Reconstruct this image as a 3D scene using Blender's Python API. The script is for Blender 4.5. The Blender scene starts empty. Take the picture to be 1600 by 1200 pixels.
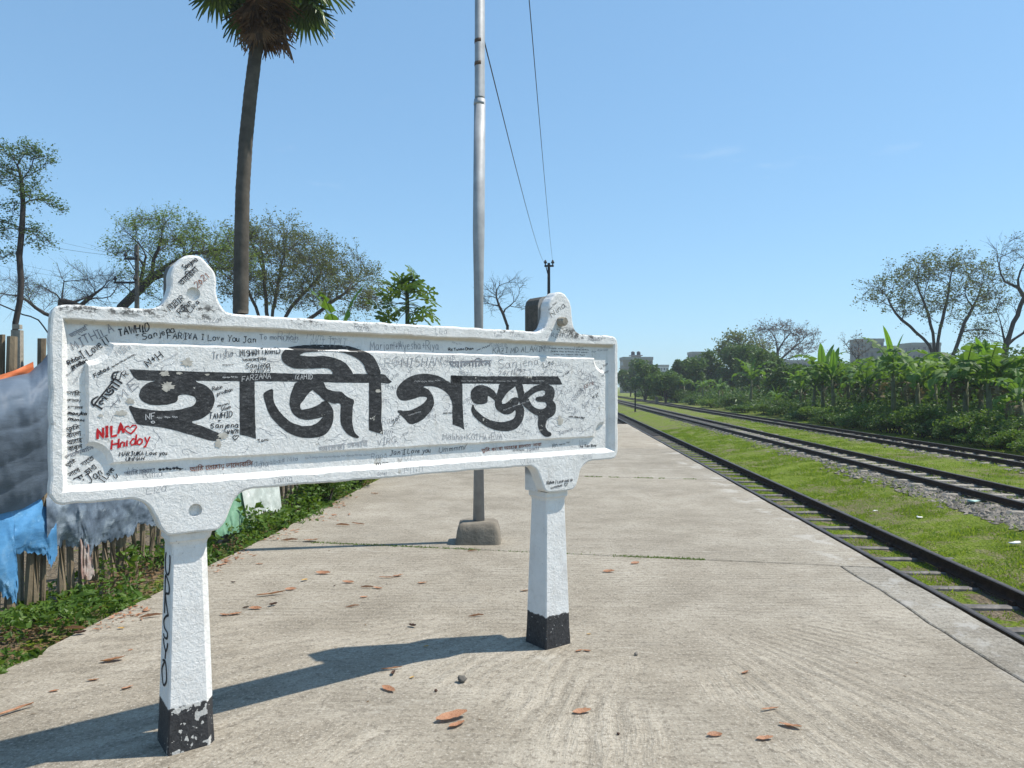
import bpy, math, random
import numpy as np
from mathutils import Vector, Matrix, noise as mnoise
from mathutils.geometry import delaunay_2d_cdt

SC = bpy.context.scene
COL = SC.collection
R = math.radians
F = 1150.0            # focal length in pixels of the 1600 px wide photograph
EYE = 1.5             # camera height above the platform
HOR = 604.0           # horizon row

# ------------------------------------------------------------------ camera
cam_d = bpy.data.cameras.new('camera')
cam = bpy.data.objects.new('camera', cam_d)
COL.objects.link(cam)
cam.location = (0, 0, EYE)
cam.rotation_euler = (R(90), 0, 0)
cam_d.sensor_width = 36.0
cam_d.lens = 36.0 * F / 1600.0
cam_d.shift_y = (HOR - 600.0) / 1600.0
cam_d.clip_start = 0.05
cam_d.clip_end = 4000.0
SC.camera = cam

# ------------------------------------------------------------------ sky and sun
SUN_EL, SUN_AZ = R(58), R(80)          # azimuth measured from +Y towards +X
w = bpy.data.worlds.new('World')
SC.world = w
w.use_nodes = True
wn = w.node_tree
bg = wn.nodes['Background']
sky = wn.nodes.new('ShaderNodeTexSky')
sky.sky_type = 'NISHITA'
sky.sun_disc = False
sky.sun_elevation = SUN_EL
sky.sun_rotation = SUN_AZ
sky.altitude = 0
sky.air_density = 1.0
sky.dust_density = 0.25
sky.ozone_density = 3.0
wb_gain = wn.nodes.new('ShaderNodeMix'); wb_gain.data_type = 'RGBA'; wb_gain.blend_type = 'MULTIPLY'      # cool white balance of the sky, with extra brightness put into its colour
wb_gain.inputs[0].default_value = 1.0; wb_gain.inputs[7].default_value = (1.09, 1.58, 1.93, 1)
gm = wn.nodes.new('ShaderNodeGamma'); gm.inputs[1].default_value = 0.55
wn.links.new(sky.outputs[0], gm.inputs[0]); wn.links.new(gm.outputs[0], wb_gain.inputs[6]); tcw = wn.nodes.new('ShaderNodeTexCoord'); mpw = wn.nodes.new('ShaderNodeMapping'); mpw.inputs['Scale'].default_value = (1.6, 1.6, 7.0); mpw.inputs['Rotation'].default_value = (0.0, 0.25, 0.0); mpw.inputs['Location'].default_value = (2.3, 0.4, 1.1)
wn.links.new(tcw.outputs['Generated'], mpw.inputs['Vector'])
cn = wn.nodes.new('ShaderNodeTexNoise'); cn.inputs['Scale'].default_value = 1.9; cn.inputs['Detail'].default_value = 6; cn.inputs['Roughness'].default_value = 0.6; wn.links.new(mpw.outputs[0], cn.inputs['Vector'])
cr_ = wn.nodes.new('ShaderNodeMapRange'); cr_.inputs['From Min'].default_value = 0.63; cr_.inputs['From Max'].default_value = 0.82; cr_.inputs['To Max'].default_value = 0.30; wn.links.new(cn.outputs['Fac'], cr_.inputs['Value'])
cw = wn.nodes.new('ShaderNodeMix'); cw.data_type = 'RGBA'; cw.inputs[7].default_value = (4.6, 5.2, 5.8, 1)          # faint high wisps of cloud
wn.links.new(cr_.outputs[0], cw.inputs[0]); wn.links.new(wb_gain.outputs[2], cw.inputs[6]); wn.links.new(cw.outputs[2], bg.inputs[0])
bg.inputs[1].default_value = 0.15

sun_d = bpy.data.lights.new('sun', 'SUN')
sun_d.energy = 4.9
sun_d.angle = R(0.53)
sun_d.color = (1.0, 0.94, 0.84)
sun = bpy.data.objects.new('sun', sun_d)
COL.objects.link(sun)
SDIR = Vector((math.cos(SUN_EL) * math.sin(SUN_AZ), math.cos(SUN_EL) * math.cos(SUN_AZ), math.sin(SUN_EL)))
sun.rotation_euler = SDIR.to_track_quat('Z', 'Y').to_euler()
sun.location = SDIR * 40

SC.view_settings.view_transform = 'Standard'
SC.view_settings.look = 'None'
SC.view_settings.exposure = 0.36
SC.view_settings.gamma = 1.0
SC.view_settings.use_curve_mapping = False
SC.cycles.max_bounces = 8
SC.cycles.transparent_max_bounces = 8
SC.cycles.use_denoising = True

# ------------------------------------------------------------------ helpers
TRK = 0.066                      # the line runs along (TRK, 1)

def at(px, py, y):
    """the point at depth y seen at a pixel of the photograph"""
    return Vector(((px - 800) / F * y, y, EYE + (HOR - py) / F * y))

def ground_at(px, py, z=0.0):
    y = F * (EYE - z) / (py - HOR)
    return Vector(((px - 800) / F * y, y, z))

def tr(a, y, z=0.0):
    """a point by its offset a from the camera across the line"""
    return (a + TRK * y, y, z)

def arr_mesh(name, V, Fc, mats, midx=None, smooth=False):
    me = bpy.data.meshes.new(name)
    V = np.asarray(V, dtype=np.float32).reshape(-1, 3)
    Fc = np.asarray(Fc, dtype=np.int32)
    n, k = Fc.shape
    me.vertices.add(len(V)); me.vertices.foreach_set('co', V.ravel())
    me.loops.add(n * k); me.loops.foreach_set('vertex_index', Fc.ravel())
    me.polygons.add(n)
    me.polygons.foreach_set('loop_start', np.arange(0, n * k, k, dtype=np.int32))
    me.polygons.foreach_set('loop_total', np.full(n, k, dtype=np.int32))
    for m in (mats if isinstance(mats, (list, tuple)) else [mats]):
        me.materials.append(m)
    if midx is not None:
        me.polygons.foreach_set('material_index', np.asarray(midx, dtype=np.int32))
    me.polygons.foreach_set('use_smooth', np.full(n, smooth, dtype=bool))
    me.update(calc_edges=True)
    return me

def py_mesh(name, V, Fc, mats, smooth=False):
    me = bpy.data.meshes.new(name)
    me.from_pydata([tuple(v) for v in V], [], [tuple(f) for f in Fc])
    for m in (mats if isinstance(mats, (list, tuple)) else [mats]):
        me.materials.append(m)
    if smooth:
        me.polygons.foreach_set('use_smooth', np.full(len(me.polygons), True))
    me.update()
    return me

def obj(name, me, parent=None, loc=None, rot=None):
    o = bpy.data.objects.new(name, me)
    COL.objects.link(o)
    if parent is not None: o.parent = parent
    if loc is not None: o.location = loc
    if rot is not None: o.rotation_euler = rot
    return o

def tag(o, label=None, cat=None, group=None, kind=None):
    if label: o['label'] = label
    if cat: o['category'] = cat
    if group: o['group'] = group
    if kind: o['kind'] = kind
    return o

def thing(name, label, cat, loc=(0, 0, 0), rot=(0, 0, 0), group=None):
    o = bpy.data.objects.new(name, None)
    o.empty_display_size = 0.2
    COL.objects.link(o)
    o.location = loc; o.rotation_euler = rot
    return tag(o, label, cat, group)

class MB:
    """gathers faces of mixed size for one mesh"""
    def __init__(s): s.V = []; s.F = []
    def add(s, V, Fc):
        b = len(s.V); s.V += [tuple(v) for v in V]; s.F += [tuple(i + b for i in f) for f in Fc]; return s
    def box(s, c, d, rz=0.0, top=(1, 1)):
        x, y, z = d[0] / 2, d[1] / 2, d[2] / 2
        ca, sa = math.cos(rz), math.sin(rz)
        P = []
        for zz, k in ((-z, (1, 1)), (z, top)):
            for sx, sy in ((-1, -1), (1, -1), (1, 1), (-1, 1)):
                X, Y = sx * x * k[0], sy * y * k[1]
                P.append((c[0] + X * ca - Y * sa, c[1] + X * sa + Y * ca, c[2] + zz))
        return s.add(P, [(3, 2, 1, 0), (4, 5, 6, 7), (0, 1, 5, 4), (1, 2, 6, 5), (2, 3, 7, 6), (3, 0, 4, 7)])
    def tube(s, pts, rad, k=8, cap=True):
        pts = [Vector(p) for p in pts]
        if not hasattr(rad, '__len__'): rad = [rad] * len(pts)
        V = []; Fc = []; n = len(pts)
        for i, p in enumerate(pts):
            d = (pts[min(i + 1, n - 1)] - pts[max(i - 1, 0)]).normalized()
            q = d.to_track_quat('Z', 'Y')
            for j in range(k):
                a = 2 * math.pi * j / k
                V.append(p + q @ Vector((math.cos(a) * rad[i], math.sin(a) * rad[i], 0)))
        for i in range(n - 1):
            for j in range(k):
                Fc.append((i * k + j, i * k + (j + 1) % k, (i + 1) * k + (j + 1) % k, (i + 1) * k + j))
        if cap:
            Fc.append(tuple(range(k - 1, -1, -1))); Fc.append(tuple(range((n - 1) * k, n * k)))
        return s.add(V, Fc)
    def mesh(s, name, m, smooth=False): return py_mesh(name, s.V, s.F, m, smooth)
    def obj(s, name, m, parent=None, smooth=False): return obj(name, s.mesh(name, m, smooth), parent)

# ------------------------------------------------------------------ materials
class G:
    def __init__(s, name):
        s.m = bpy.data.materials.new(name); s.m.use_nodes = True
        s.t = s.m.node_tree; s.t.nodes.clear()
        s.out = s.t.nodes.new('ShaderNodeOutputMaterial')
    def set(s, sock, v):
        if isinstance(v, bpy.types.NodeSocket): s.t.links.new(v, sock)
        elif isinstance(v, (tuple, list)) and len(v) == 3 and sock.type == 'RGBA': sock.default_value = (*v, 1)
        else: sock.default_value = v
    def n(s, typ, ins=None, **props):
        nd = s.t.nodes.new('ShaderNode' + typ)
        for k, v in props.items(): setattr(nd, k, v)
        for k, v in (ins or {}).items(): s.set(nd.inputs[k], v)
        return nd
    def pos(s): return s.n('NewGeometry').outputs['Position']
    def oc(s): return s.n('TexCoord').outputs['Object']
    def xyz(s, v):
        o = s.n('SeparateXYZ', {0: v}).outputs; return o[0], o[1], o[2]
    def noise(s, v, scale, detail=4, rough=0.55, dist=0.0):
        return s.n('TexNoise', {'Vector': v, 'Scale': scale, 'Detail': detail, 'Roughness': rough, 'Distortion': dist}).outputs['Fac']
    def vor(s, v, scale, feature='F1'):
        return s.n('TexVoronoi', {'Vector': v, 'Scale': scale}, feature=feature).outputs['Distance']
    def ramp(s, f, stops):
        nd = s.n('ValToRGB', {0: f}); cr = nd.color_ramp
        while len(cr.elements) < len(stops): cr.elements.new(0.5)
        for e, (p, c) in zip(cr.elements, stops):
            e.position = p; e.color = (*c, 1) if hasattr(c, '__len__') else (c, c, c, 1)
        return nd.outputs[0]
    def math(s, op, a, b=0.0, c=None, clamp=False):
        nd = s.n('Math', {0: a, 1: b}, operation=op, use_clamp=clamp)
        if c is not None: s.set(nd.inputs[2], c)
        return nd.outputs[0]
    def step(s, v, lo, hi):
        return s.n('MapRange', {'Value': v, 'From Min': lo, 'From Max': hi, 'To Min': 0.0, 'To Max': 1.0}, interpolation_type='SMOOTHSTEP').outputs[0]
    def mix(s, f, a, b, mode='MIX'):
        nd = s.n('Mix', data_type='RGBA', blend_type=mode)
        s.set(nd.inputs[0], f); s.set(nd.inputs[6], a); s.set(nd.inputs[7], b)
        return nd.outputs[2]
    def scale(s, v, sx, sy, sz):
        return s.n('Mapping', {'Vector': v, 'Scale': (sx, sy, sz)}).outputs[0]
    def bump(s, h, strength=0.4, dist=0.01, prev=None):
        ins = {'Height': h, 'Strength': strength, 'Distance': dist}
        if prev is not None: ins['Normal'] = prev
        return s.n('Bump', ins).outputs[0]
    def pbr(s, col, rough=0.8, normal=None, metal=0.0, spec=0.4):
        ins = {'Base Color': col, 'Roughness': rough, 'Metallic': metal, 'Specular IOR Level': spec}
        if normal is not None: ins['Normal'] = normal
        return s.n('BsdfPrincipled', ins).outputs[0]
    def done(s, sh):
        s.t.links.new(sh, s.out.inputs['Surface']); return s.m

def m_plain(name, col, rough=0.8, var=0.25, scale=6.0, bump=0.2, metal=0.0, spec=0.4, bscale=60):
    g = G(name); p = g.oc()
    nz = g.noise(p, scale, 5, 0.6)
    c = g.ramp(nz, [(0.25, tuple(x * (1 - var) for x in col)), (0.75, tuple(min(1, x * (1 + var)) for x in col))])
    return g.done(g.pbr(c, rough, g.bump(g.noise(p, bscale, 3), bump, 0.01), metal, spec))

def m_leaf(name, cols, scale=2.0, trans=0.35, rough=0.5, fine=25.0):
    """leaf colours spread by leaf and by clump, light shining through"""
    g = G(name); p = g.pos()
    a = g.noise(p, scale, 3, 0.6); b = g.n('TexWhiteNoise', {0: g.n('VectorMath', {0: p, 1: (1 / fine,) * 3}, operation='SNAP').outputs[0]}, noise_dimensions='3D').outputs[0]
    oi = g.n('ObjectInfo').outputs['Random']
    f = g.math('ADD', g.math('MULTIPLY', a, 0.55), g.math('ADD', g.math('MULTIPLY', b, 0.35), g.math('MULTIPLY', oi, 0.15)))
    n = len(cols)
    c = g.ramp(f, [(0.25 + 0.55 * i / max(1, n - 1), cc) for i, cc in enumerate(cols)])
    c2 = g.mix(0.5, c, tuple(min(1, x * k) for x, k in zip(cols[-1], (1.5, 1.5, 0.8))))
    sh = g.n('MixShader', {0: trans, 1: g.pbr(c, rough, None, 0.0, 0.35), 2: g.n('BsdfTranslucent', {'Color': c2}).outputs[0]}).outputs[0]
    return g.done(sh)

# ---- concrete of the platform: broom lines, stains, grit
def m_concrete():
    g = G('concrete_paving'); p = g.pos()
    big = g.noise(p, 0.45, 4, 0.6); mid = g.noise(p, 2.6, 5, 0.62); fine = g.noise(p, 21, 6, 0.8); grit = g.noise(p, 62, 4, 0.8)
    f = g.math('ADD', g.math('MULTIPLY', big, 0.5), g.math('MULTIPLY', mid, 0.5))
    c = g.ramp(f, [(0.32, (0.225, 0.198, 0.155)), (0.47, (0.322, 0.290, 0.235)), (0.58, (0.392, 0.358, 0.297)), (0.72, (0.475, 0.44, 0.37))])
    nv = g.n('TexNoise', {'Vector': p, 'Scale': 0.8, 'Detail': 3}).outputs['Color']
    warp = g.n('VectorMath', {0: p, 1: g.n('VectorMath', {0: nv, 1: (0.0, 0.14, 0.0)}, operation='MULTIPLY').outputs[0]}, operation='ADD').outputs[0]
    s1 = g.noise(g.scale(warp, 2.2, 34, 1), 1.0, 5, 0.72); s2 = g.noise(g.scale(warp, 6, 85, 1), 1.0, 3, 0.7)
    lines = g.math('ADD', g.math('MULTIPLY', s1, 0.6), g.math('MULTIPLY', s2, 0.4))
    x, y, z = g.xyz(p)
    dx = g.math('SUBTRACT', x, 0.9); dy = g.math('SUBTRACT', y, 5.6)
    ang = g.math('ADD', g.math('ARCTAN2', dx, dy), g.math('MULTIPLY', g.noise(p, 1.1, 2), 0.10))
    dist = g.n('VectorMath', {0: g.n('CombineXYZ', {0: dx, 1: dy}).outputs[0]}, operation='LENGTH').outputs['Value']
    rad = g.noise(g.n('CombineXYZ', {0: g.math('MULTIPLY', ang, 34.0), 1: g.math('MULTIPLY', dist, 2.0), 2: 0.0}).outputs[0], 1.0, 4, 0.7)
    radw = g.n('TexWave', {'Vector': g.n('CombineXYZ', {0: ang, 1: 0.0, 2: 0.0}).outputs[0], 'Scale': 7.0, 'Distortion': 1.2, 'Detail': 3.0}, bands_direction='X').outputs['Fac']
    rad = g.math('ADD', g.math('MULTIPLY', rad, 0.86), g.math('MULTIPLY', radw, 0.13))
    hw = g.n('TexWave', {'Vector': warp, 'Scale': 4.6, 'Distortion': 3.0, 'Detail': 4.0, 'Detail Scale': 1.6}, bands_direction='Y').outputs['Fac']
    lines = g.math('ADD', g.math('MULTIPLY', lines, 0.90), g.math('MULTIPLY', hw, 0.09))
    mrad = g.math('MULTIPLY', g.step(dist, 0.9, 1.6), g.math('SUBTRACT', 1.0, g.step(y, 4.4, 5.2)))
    mrad = g.math('MULTIPLY', mrad, g.step(g.noise(p, 0.9, 3), 0.40, 0.56))
    brm = g.n('Mix', {0: mrad, 2: lines, 3: rad}).outputs[0]
    patch = g.step(g.noise(p, 0.8, 3, 0.6), 0.36, 0.60)
    dark = g.math('MULTIPLY', g.math('SUBTRACT', 1.0, g.step(brm, 0.36, 0.56)), g.math('ADD', 0.14, g.math('MULTIPLY', patch, 0.40)))
    c = g.mix(dark, c, (0.155, 0.138, 0.110))
    c = g.mix(g.math('MULTIPLY', g.step(fine, 0.51, 0.62), 0.62), c, (0.135, 0.116, 0.09))
    c = g.mix(g.math('MULTIPLY', g.step(grit, 0.54, 0.64), 0.75), c, (0.50, 0.47, 0.41))
    c = g.mix(g.math('MULTIPLY', g.math('SUBTRACT', 1.0, g.step(grit, 0.36, 0.46)), 0.6), c, (0.10, 0.088, 0.07))
    c = g.mix(g.math('MULTIPLY', g.step(g.noise(p, 1.3, 6, 0.7), 0.58, 0.70), 0.45), c, (0.165, 0.150, 0.125))
    c = g.mix(g.math('MULTIPLY', g.step(g.noise(g.scale(p, 1, 2.2, 1), 0.9, 6, 0.75, 0.6), 0.60, 0.70), 0.6), c, (0.46, 0.435, 0.38))
    dd = g.math('SUBTRACT', g.math('SUBTRACT', x, g.math('MULTIPLY', y, TRK)), 2.2)
    c = g.mix(g.math('MULTIPLY', g.math('MULTIPLY', g.step(dd, 0.0, 0.25), g.step(g.noise(p, 1.9, 6, 0.75, 0.5), 0.50, 0.62)), 0.7), c, (0.47, 0.45, 0.41))
    h = g.math('ADD', g.math('MULTIPLY', brm, 3.0), g.math('ADD', g.math('MULTIPLY', grit, 0.7), g.math('MULTIPLY', fine, 1.0)))
    rnd = g.n('ObjectInfo').outputs['Random']
    c = g.mix(1.0, c, g.ramp(rnd, [(0.0, (0.90, 0.90, 0.91)), (0.5, (1.0, 0.985, 0.97)), (1.0, (1.10, 1.06, 1.02))]), 'MULTIPLY')
    nb = g.bump(h, 0.75, 0.014)
    return g.done(g.pbr(c, 0.92, nb, 0, 0.25))
M_CONC = m_concrete()
M_JOINT = m_plain('joint_earth', (0.055, 0.048, 0.036), 0.95, 0.4, 20)

# ---- thick, many times repainted white paint on the cast sign
def m_sign(name, band=None):
    g = G(name); p = g.oc(); x, y, z = g.xyz(p)
    n1 = g.noise(p, 9, 6, 0.65); n2 = g.noise(p, 42, 4, 0.65, 0.8); n3 = g.noise(p, 120, 3, 0.6)
    c = g.ramp(n1, [(0.28, (0.63, 0.615, 0.585)), (0.46, (0.73, 0.72, 0.695)), (0.7, (0.78, 0.775, 0.755))])
    pits = g.step(g.noise(p, 62, 5, 0.78), 0.64, 0.69)
    c = g.mix(g.math('MULTIPLY', pits, 0.8), c, (0.17, 0.155, 0.14))
    if band is None:
        # black mould along the top edge of the rim, ochre tone on the inner slope under it
        top = g.math('MULTIPLY', g.step(z, 1.765, 1.79), g.math('SUBTRACT', 1.0, g.step(z, 1.82, 1.86)))
        mould = g.math('MULTIPLY', top, g.step(g.math('ADD', g.math('MULTIPLY', g.noise(g.scale(p, .7, 1, 1.2), 34, 6, 0.8), 0.7), g.math('MULTIPLY', g.noise(p, 2.6, 2), 0.42)), 0.565, 0.63))
        c = g.mix(g.math('MULTIPLY', mould, 0.9), c, (0.035, 0.032, 0.028))
        och = g.math('MULTIPLY', g.math('MULTIPLY', g.step(z, 1.725, 1.745), g.math('SUBTRACT', 1.0, g.step(z, 1.756, 1.762))), g.step(y, 0.003, 0.012))
        c = g.mix(g.math('MULTIPLY', och, 0.75), c, (0.50, 0.43, 0.31))
        chip = g.step(g.math('ADD', g.math('MULTIPLY', g.noise(p, 15, 5, 0.7), 0.7), g.math('MULTIPLY', g.noise(p, 2.5, 1), 0.3)), 0.625, 0.645)
        c = g.mix(g.math('MULTIPLY', chip, 0.8), c, (0.46, 0.43, 0.38))
        stain = g.step(g.noise(g.scale(p, 1, 1, 0.55), 5, 5, 0.7), 0.56, 0.75)
        c = g.mix(g.math('MULTIPLY', stain, 0.28), c, (0.55, 0.55, 0.54))
        # the back and the deep left flank of the lugs were never painted clean
        raw = g.math('MULTIPLY', g.step(y, 0.066, 0.082), g.step(z, 0.97, 1.0))
        raw = g.math('MULTIPLY', raw, g.step(g.math('ADD', z, g.math('MULTIPLY', n1, 0.25)), 0.9, 1.3))
        c = g.mix(raw, c, g.ramp(n2, [(0.3, (0.045, 0.036, 0.026)), (0.7, (0.12, 0.10, 0.075))]))
    else:
        edge = g.math('ADD', z, g.math('MULTIPLY', g.math('SUBTRACT', g.noise(p, 16, 4, 0.7), 0.5), 0.05))
        blk = g.math('SUBTRACT', 1.0, g.step(edge, band - 0.004, band + 0.004))
        col = g.ramp(n2, [(0.3, (0.016, 0.016, 0.018)), (0.7, (0.05, 0.05, 0.052))])
        if band > 0:
            pn = g.math('ADD', g.math('MULTIPLY', g.noise(p, 19, 3, 0.5), 0.75), g.math('MULTIPLY', g.noise(p, 70, 2), 0.18))
            left = g.math('SUBTRACT', 1.0, g.step(x, 0.3, 0.5))
            face = g.step(g.math('MULTIPLY', y, -1.0), -0.034, -0.028)
            peel = g.math('MULTIPLY', g.math('MULTIPLY', g.step(pn, 0.485, 0.497), left), face)
            peel2 = g.step(g.noise(p, 75, 3, 0.6), 0.68, 0.70)
            peel = g.math('MAXIMUM', peel, peel2)
            col = g.mix(peel, col, (0.52, 0.51, 0.48))
        c = g.mix(blk, c, col)
    drip = g.step(g.noise(g.scale(p, 1, 1, .10), 26, 4, .7), .56, .72)
    drip = g.math('MULTIPLY', drip, g.step(g.noise(p, 2.2, 3, .6), .44, .62))
    c = g.mix(g.math('MULTIPLY', drip, .34), c, (.40, .36, .29))
    flake = g.step(g.noise(p, 24, 6, 0.75, 1.0), 0.50, 0.56)
    h = g.math('ADD', g.math('ADD', g.math('MULTIPLY', flake, 0.55), g.math('MULTIPLY', n2, 1.5)), g.math('ADD', g.math('MULTIPLY', n3, 0.6), g.math('MULTIPLY', pits, -1.4)))
    nb = g.bump(h, 0.42, 0.008)
    return g.done(g.pbr(c, 0.62, nb, 0, 0.4))
M_SIGN = m_sign('sign_white_paint')
M_POST = m_sign('post_white_paint', 0.185)

def m_letter():
    g = G('letter_black_paint'); p = g.oc()
    brush = g.noise(g.scale(p, 1, 1, 2.5), 45, 5, 0.8, 0.2)
    c = g.ramp(brush, [(0.38, (0.014, 0.014, 0.015)), (0.55, (0.04, 0.04, 0.042)), (0.72, (0.15, 0.15, 0.15))])
    c = g.mix(g.math('MULTIPLY', g.step(g.noise(p, 130, 4, 0.8, 0.3), 0.60, 0.70), 0.5), c, (0.30, 0.29, 0.28))
    chip = g.step(g.math('ADD', g.math('MULTIPLY', g.noise(p, 22, 4, 0.7), 0.7), g.math('MULTIPLY', g.noise(p, 3, 1), 0.3)), 0.62, 0.63)
    c = g.mix(chip, c, (0.50, 0.48, 0.43))
    return g.done(g.pbr(c, 0.6, g.bump(g.noise(p, 42, 4, 0.65, 0.8), 0.4, 0.006), 0, 0.35))
M_LETTER = m_letter()
def m_ink(name, col): return m_plain(name, col, 0.7, 0.3, 60, 0.0)
INK = dict(black=m_ink('ink_black', (0.025, 0.025, 0.03)), grey=m_ink('ink_grey', (0.22, 0.22, 0.24)), faint=m_ink('ink_faint', (0.40, 0.40, 0.41)),
           red=m_ink('ink_red', (0.50, 0.012, 0.018)), brown=m_ink('ink_brown', (0.26, 0.10, 0.06)), white=m_ink('ink_white', (0.55, 0.55, 0.55)), chip=m_ink('bare_plaster', (0.47, 0.44, 0.385)))

M_GALV = m_plain('galvanised_steel', (0.33, 0.342, 0.355), 0.62, 0.22, 9, 0.12, 0.2, 0.4, 40)
M_RUST = m_plain('rusty_band', (0.13, 0.085, 0.06), 0.8, 0.5, 30, 0.3, 0.2)
M_BLOCK = m_plain('rough_concrete', (0.30, 0.27, 0.22), 0.95, 0.3, 10, 0.6, 0, 0.2, 45)
M_DARKBLOCK = m_plain('stained_concrete', (0.13, 0.12, 0.105), 0.95, 0.4, 8, 0.6, 0, 0.2, 45)
M_RAIL = m_plain('rail_brown_steel', (0.042, 0.027, 0.020), 0.8, 0.5, 14, 0.3, 0.0, 0.12)
M_RAILTOP = m_plain('rail_worn_head', (0.07, 0.062, 0.058), 0.55, 0.4, 12, 0.15, 0.2, 0.3)
M_SLEEPER = m_plain('steel_sleeper', (0.13, 0.12, 0.112), 0.75, 0.6, 9, 0.3, 0.35)
M_SLEEPER2 = m_plain('pale_sleeper', (0.26, 0.235, 0.20), 0.85, 0.35, 9, 0.4)
M_BALLAST = m_plain('ballast_stone', (0.21, 0.185, 0.155), 0.9, 0.6, 4, 0.4)
M_BAMBOO = m_plain('weathered_bamboo', (0.20, 0.155, 0.10), 0.8, 0.55, 7, 0.4)
M_BARK = m_plain('grey_bark', (0.085, 0.072, 0.058), 0.95, 0.4, 4, 0.6, 0, 0.2, 20)
M_BARKD = m_plain('dark_bark', (0.05, 0.043, 0.038), 0.95, 0.4, 4, 0.6, 0, 0.2, 20)
M_BLACK = m_plain('dark_iron', (0.018, 0.017, 0.018), 0.7, 0.3, 12, 0.1)
M_WIRE = m_plain('wire_black', (0.02, 0.02, 0.022), 0.5, 0.2, 2, 0.0)
M_DRY = m_leaf('dry_leaf', [(0.20, 0.085, 0.042), (0.38, 0.185, 0.10), (0.47, 0.265, 0.165)], 9, 0.15, 0.6, 300)
M_DRYD = m_plain('dark_dry_leaf', (0.07, 0.035, 0.022), 0.8, 0.4, 30, 0.3)
M_DRYY = m_plain('yellow_dry_leaf', (0.42, 0.26, 0.08), 0.7, 0.3, 30, 0.2)
M_WEED = m_leaf('weed_leaf', [(0.030, 0.070, 0.010), (0.075, 0.15, 0.018), (0.15, 0.225, 0.035)], 4, 0.38, 0.5, 20)
M_WEEDBROWN = m_leaf('weed_dry', [(0.10, 0.07, 0.035), (0.16, 0.10, 0.05), (0.2, 0.13, 0.07)], 5, 0.2, 0.8, 20)
M_GRASS = m_leaf('grass_blade', [(0.090, 0.155, 0.011), (0.165, 0.255, 0.019), (0.25, 0.325, 0.045)], 1.3, 0.45, 0.6, 12)
M_BUSH = m_leaf('bush_leaf', [(0.017, 0.045, 0.009), (0.047, 0.102, 0.016), (0.11, 0.185, 0.03)], 0.9, 0.3, 0.5, 6)
M_TREELEAF = m_leaf('tree_leaf', [(0.036, 0.075, 0.018), (0.07, 0.135, 0.028), (0.12, 0.19, 0.04)], 0.5, 0.3, 0.5, 4)
M_OLIVE = m_leaf('olive_leaf', [(0.065, 0.085, 0.022), (0.115, 0.14, 0.034), (0.17, 0.195, 0.05)], 0.6, 0.3, 0.6, 5)
M_BUDS = m_leaf('rusty_buds', [(0.11, 0.075, 0.055), (0.16, 0.10, 0.075)], 0.6, 0.2, 0.7, 5)
M_FRESH = m_leaf('fresh_leaf', [(0.07, 0.12, 0.015), (0.12, 0.19, 0.025), (0.18, 0.25, 0.04)], 0.7, 0.4, 0.5, 6)
M_BANANA = m_leaf('banana_leaf', [(0.036, 0.088, 0.015), (0.072, 0.158, 0.023), (0.165, 0.275, 0.037)], 0.8, 0.40, 0.58, 1)
M_BANBRIGHT = m_leaf('banana_young_leaf', [(0.10, 0.215, 0.022), (0.15, 0.28, 0.03)], 0.8, 0.5, 0.4, 1)
M_BANSTEM = m_plain('banana_stem', (0.10, 0.11, 0.05), 0.7, 0.5, 5, 0.3)
M_PALM = m_leaf('palm_leaf', [(0.025, 0.055, 0.014), (0.06, 0.11, 0.022), (0.11, 0.17, 0.04)], 1.2, 0.25, 0.4, 1)
M_PALMDRY = m_leaf('palm_dead_leaf', [(0.05, 0.030, 0.018), (0.13, 0.075, 0.038), (0.30, 0.17, 0.08)], 3.0, 0.25, 0.7, 7)
M_PALMTRUNK = m_plain('palm_trunk', (0.095, 0.083, 0.068), 0.95, 0.4, 3, 0.8, 0, 0.2, 14)
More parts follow.
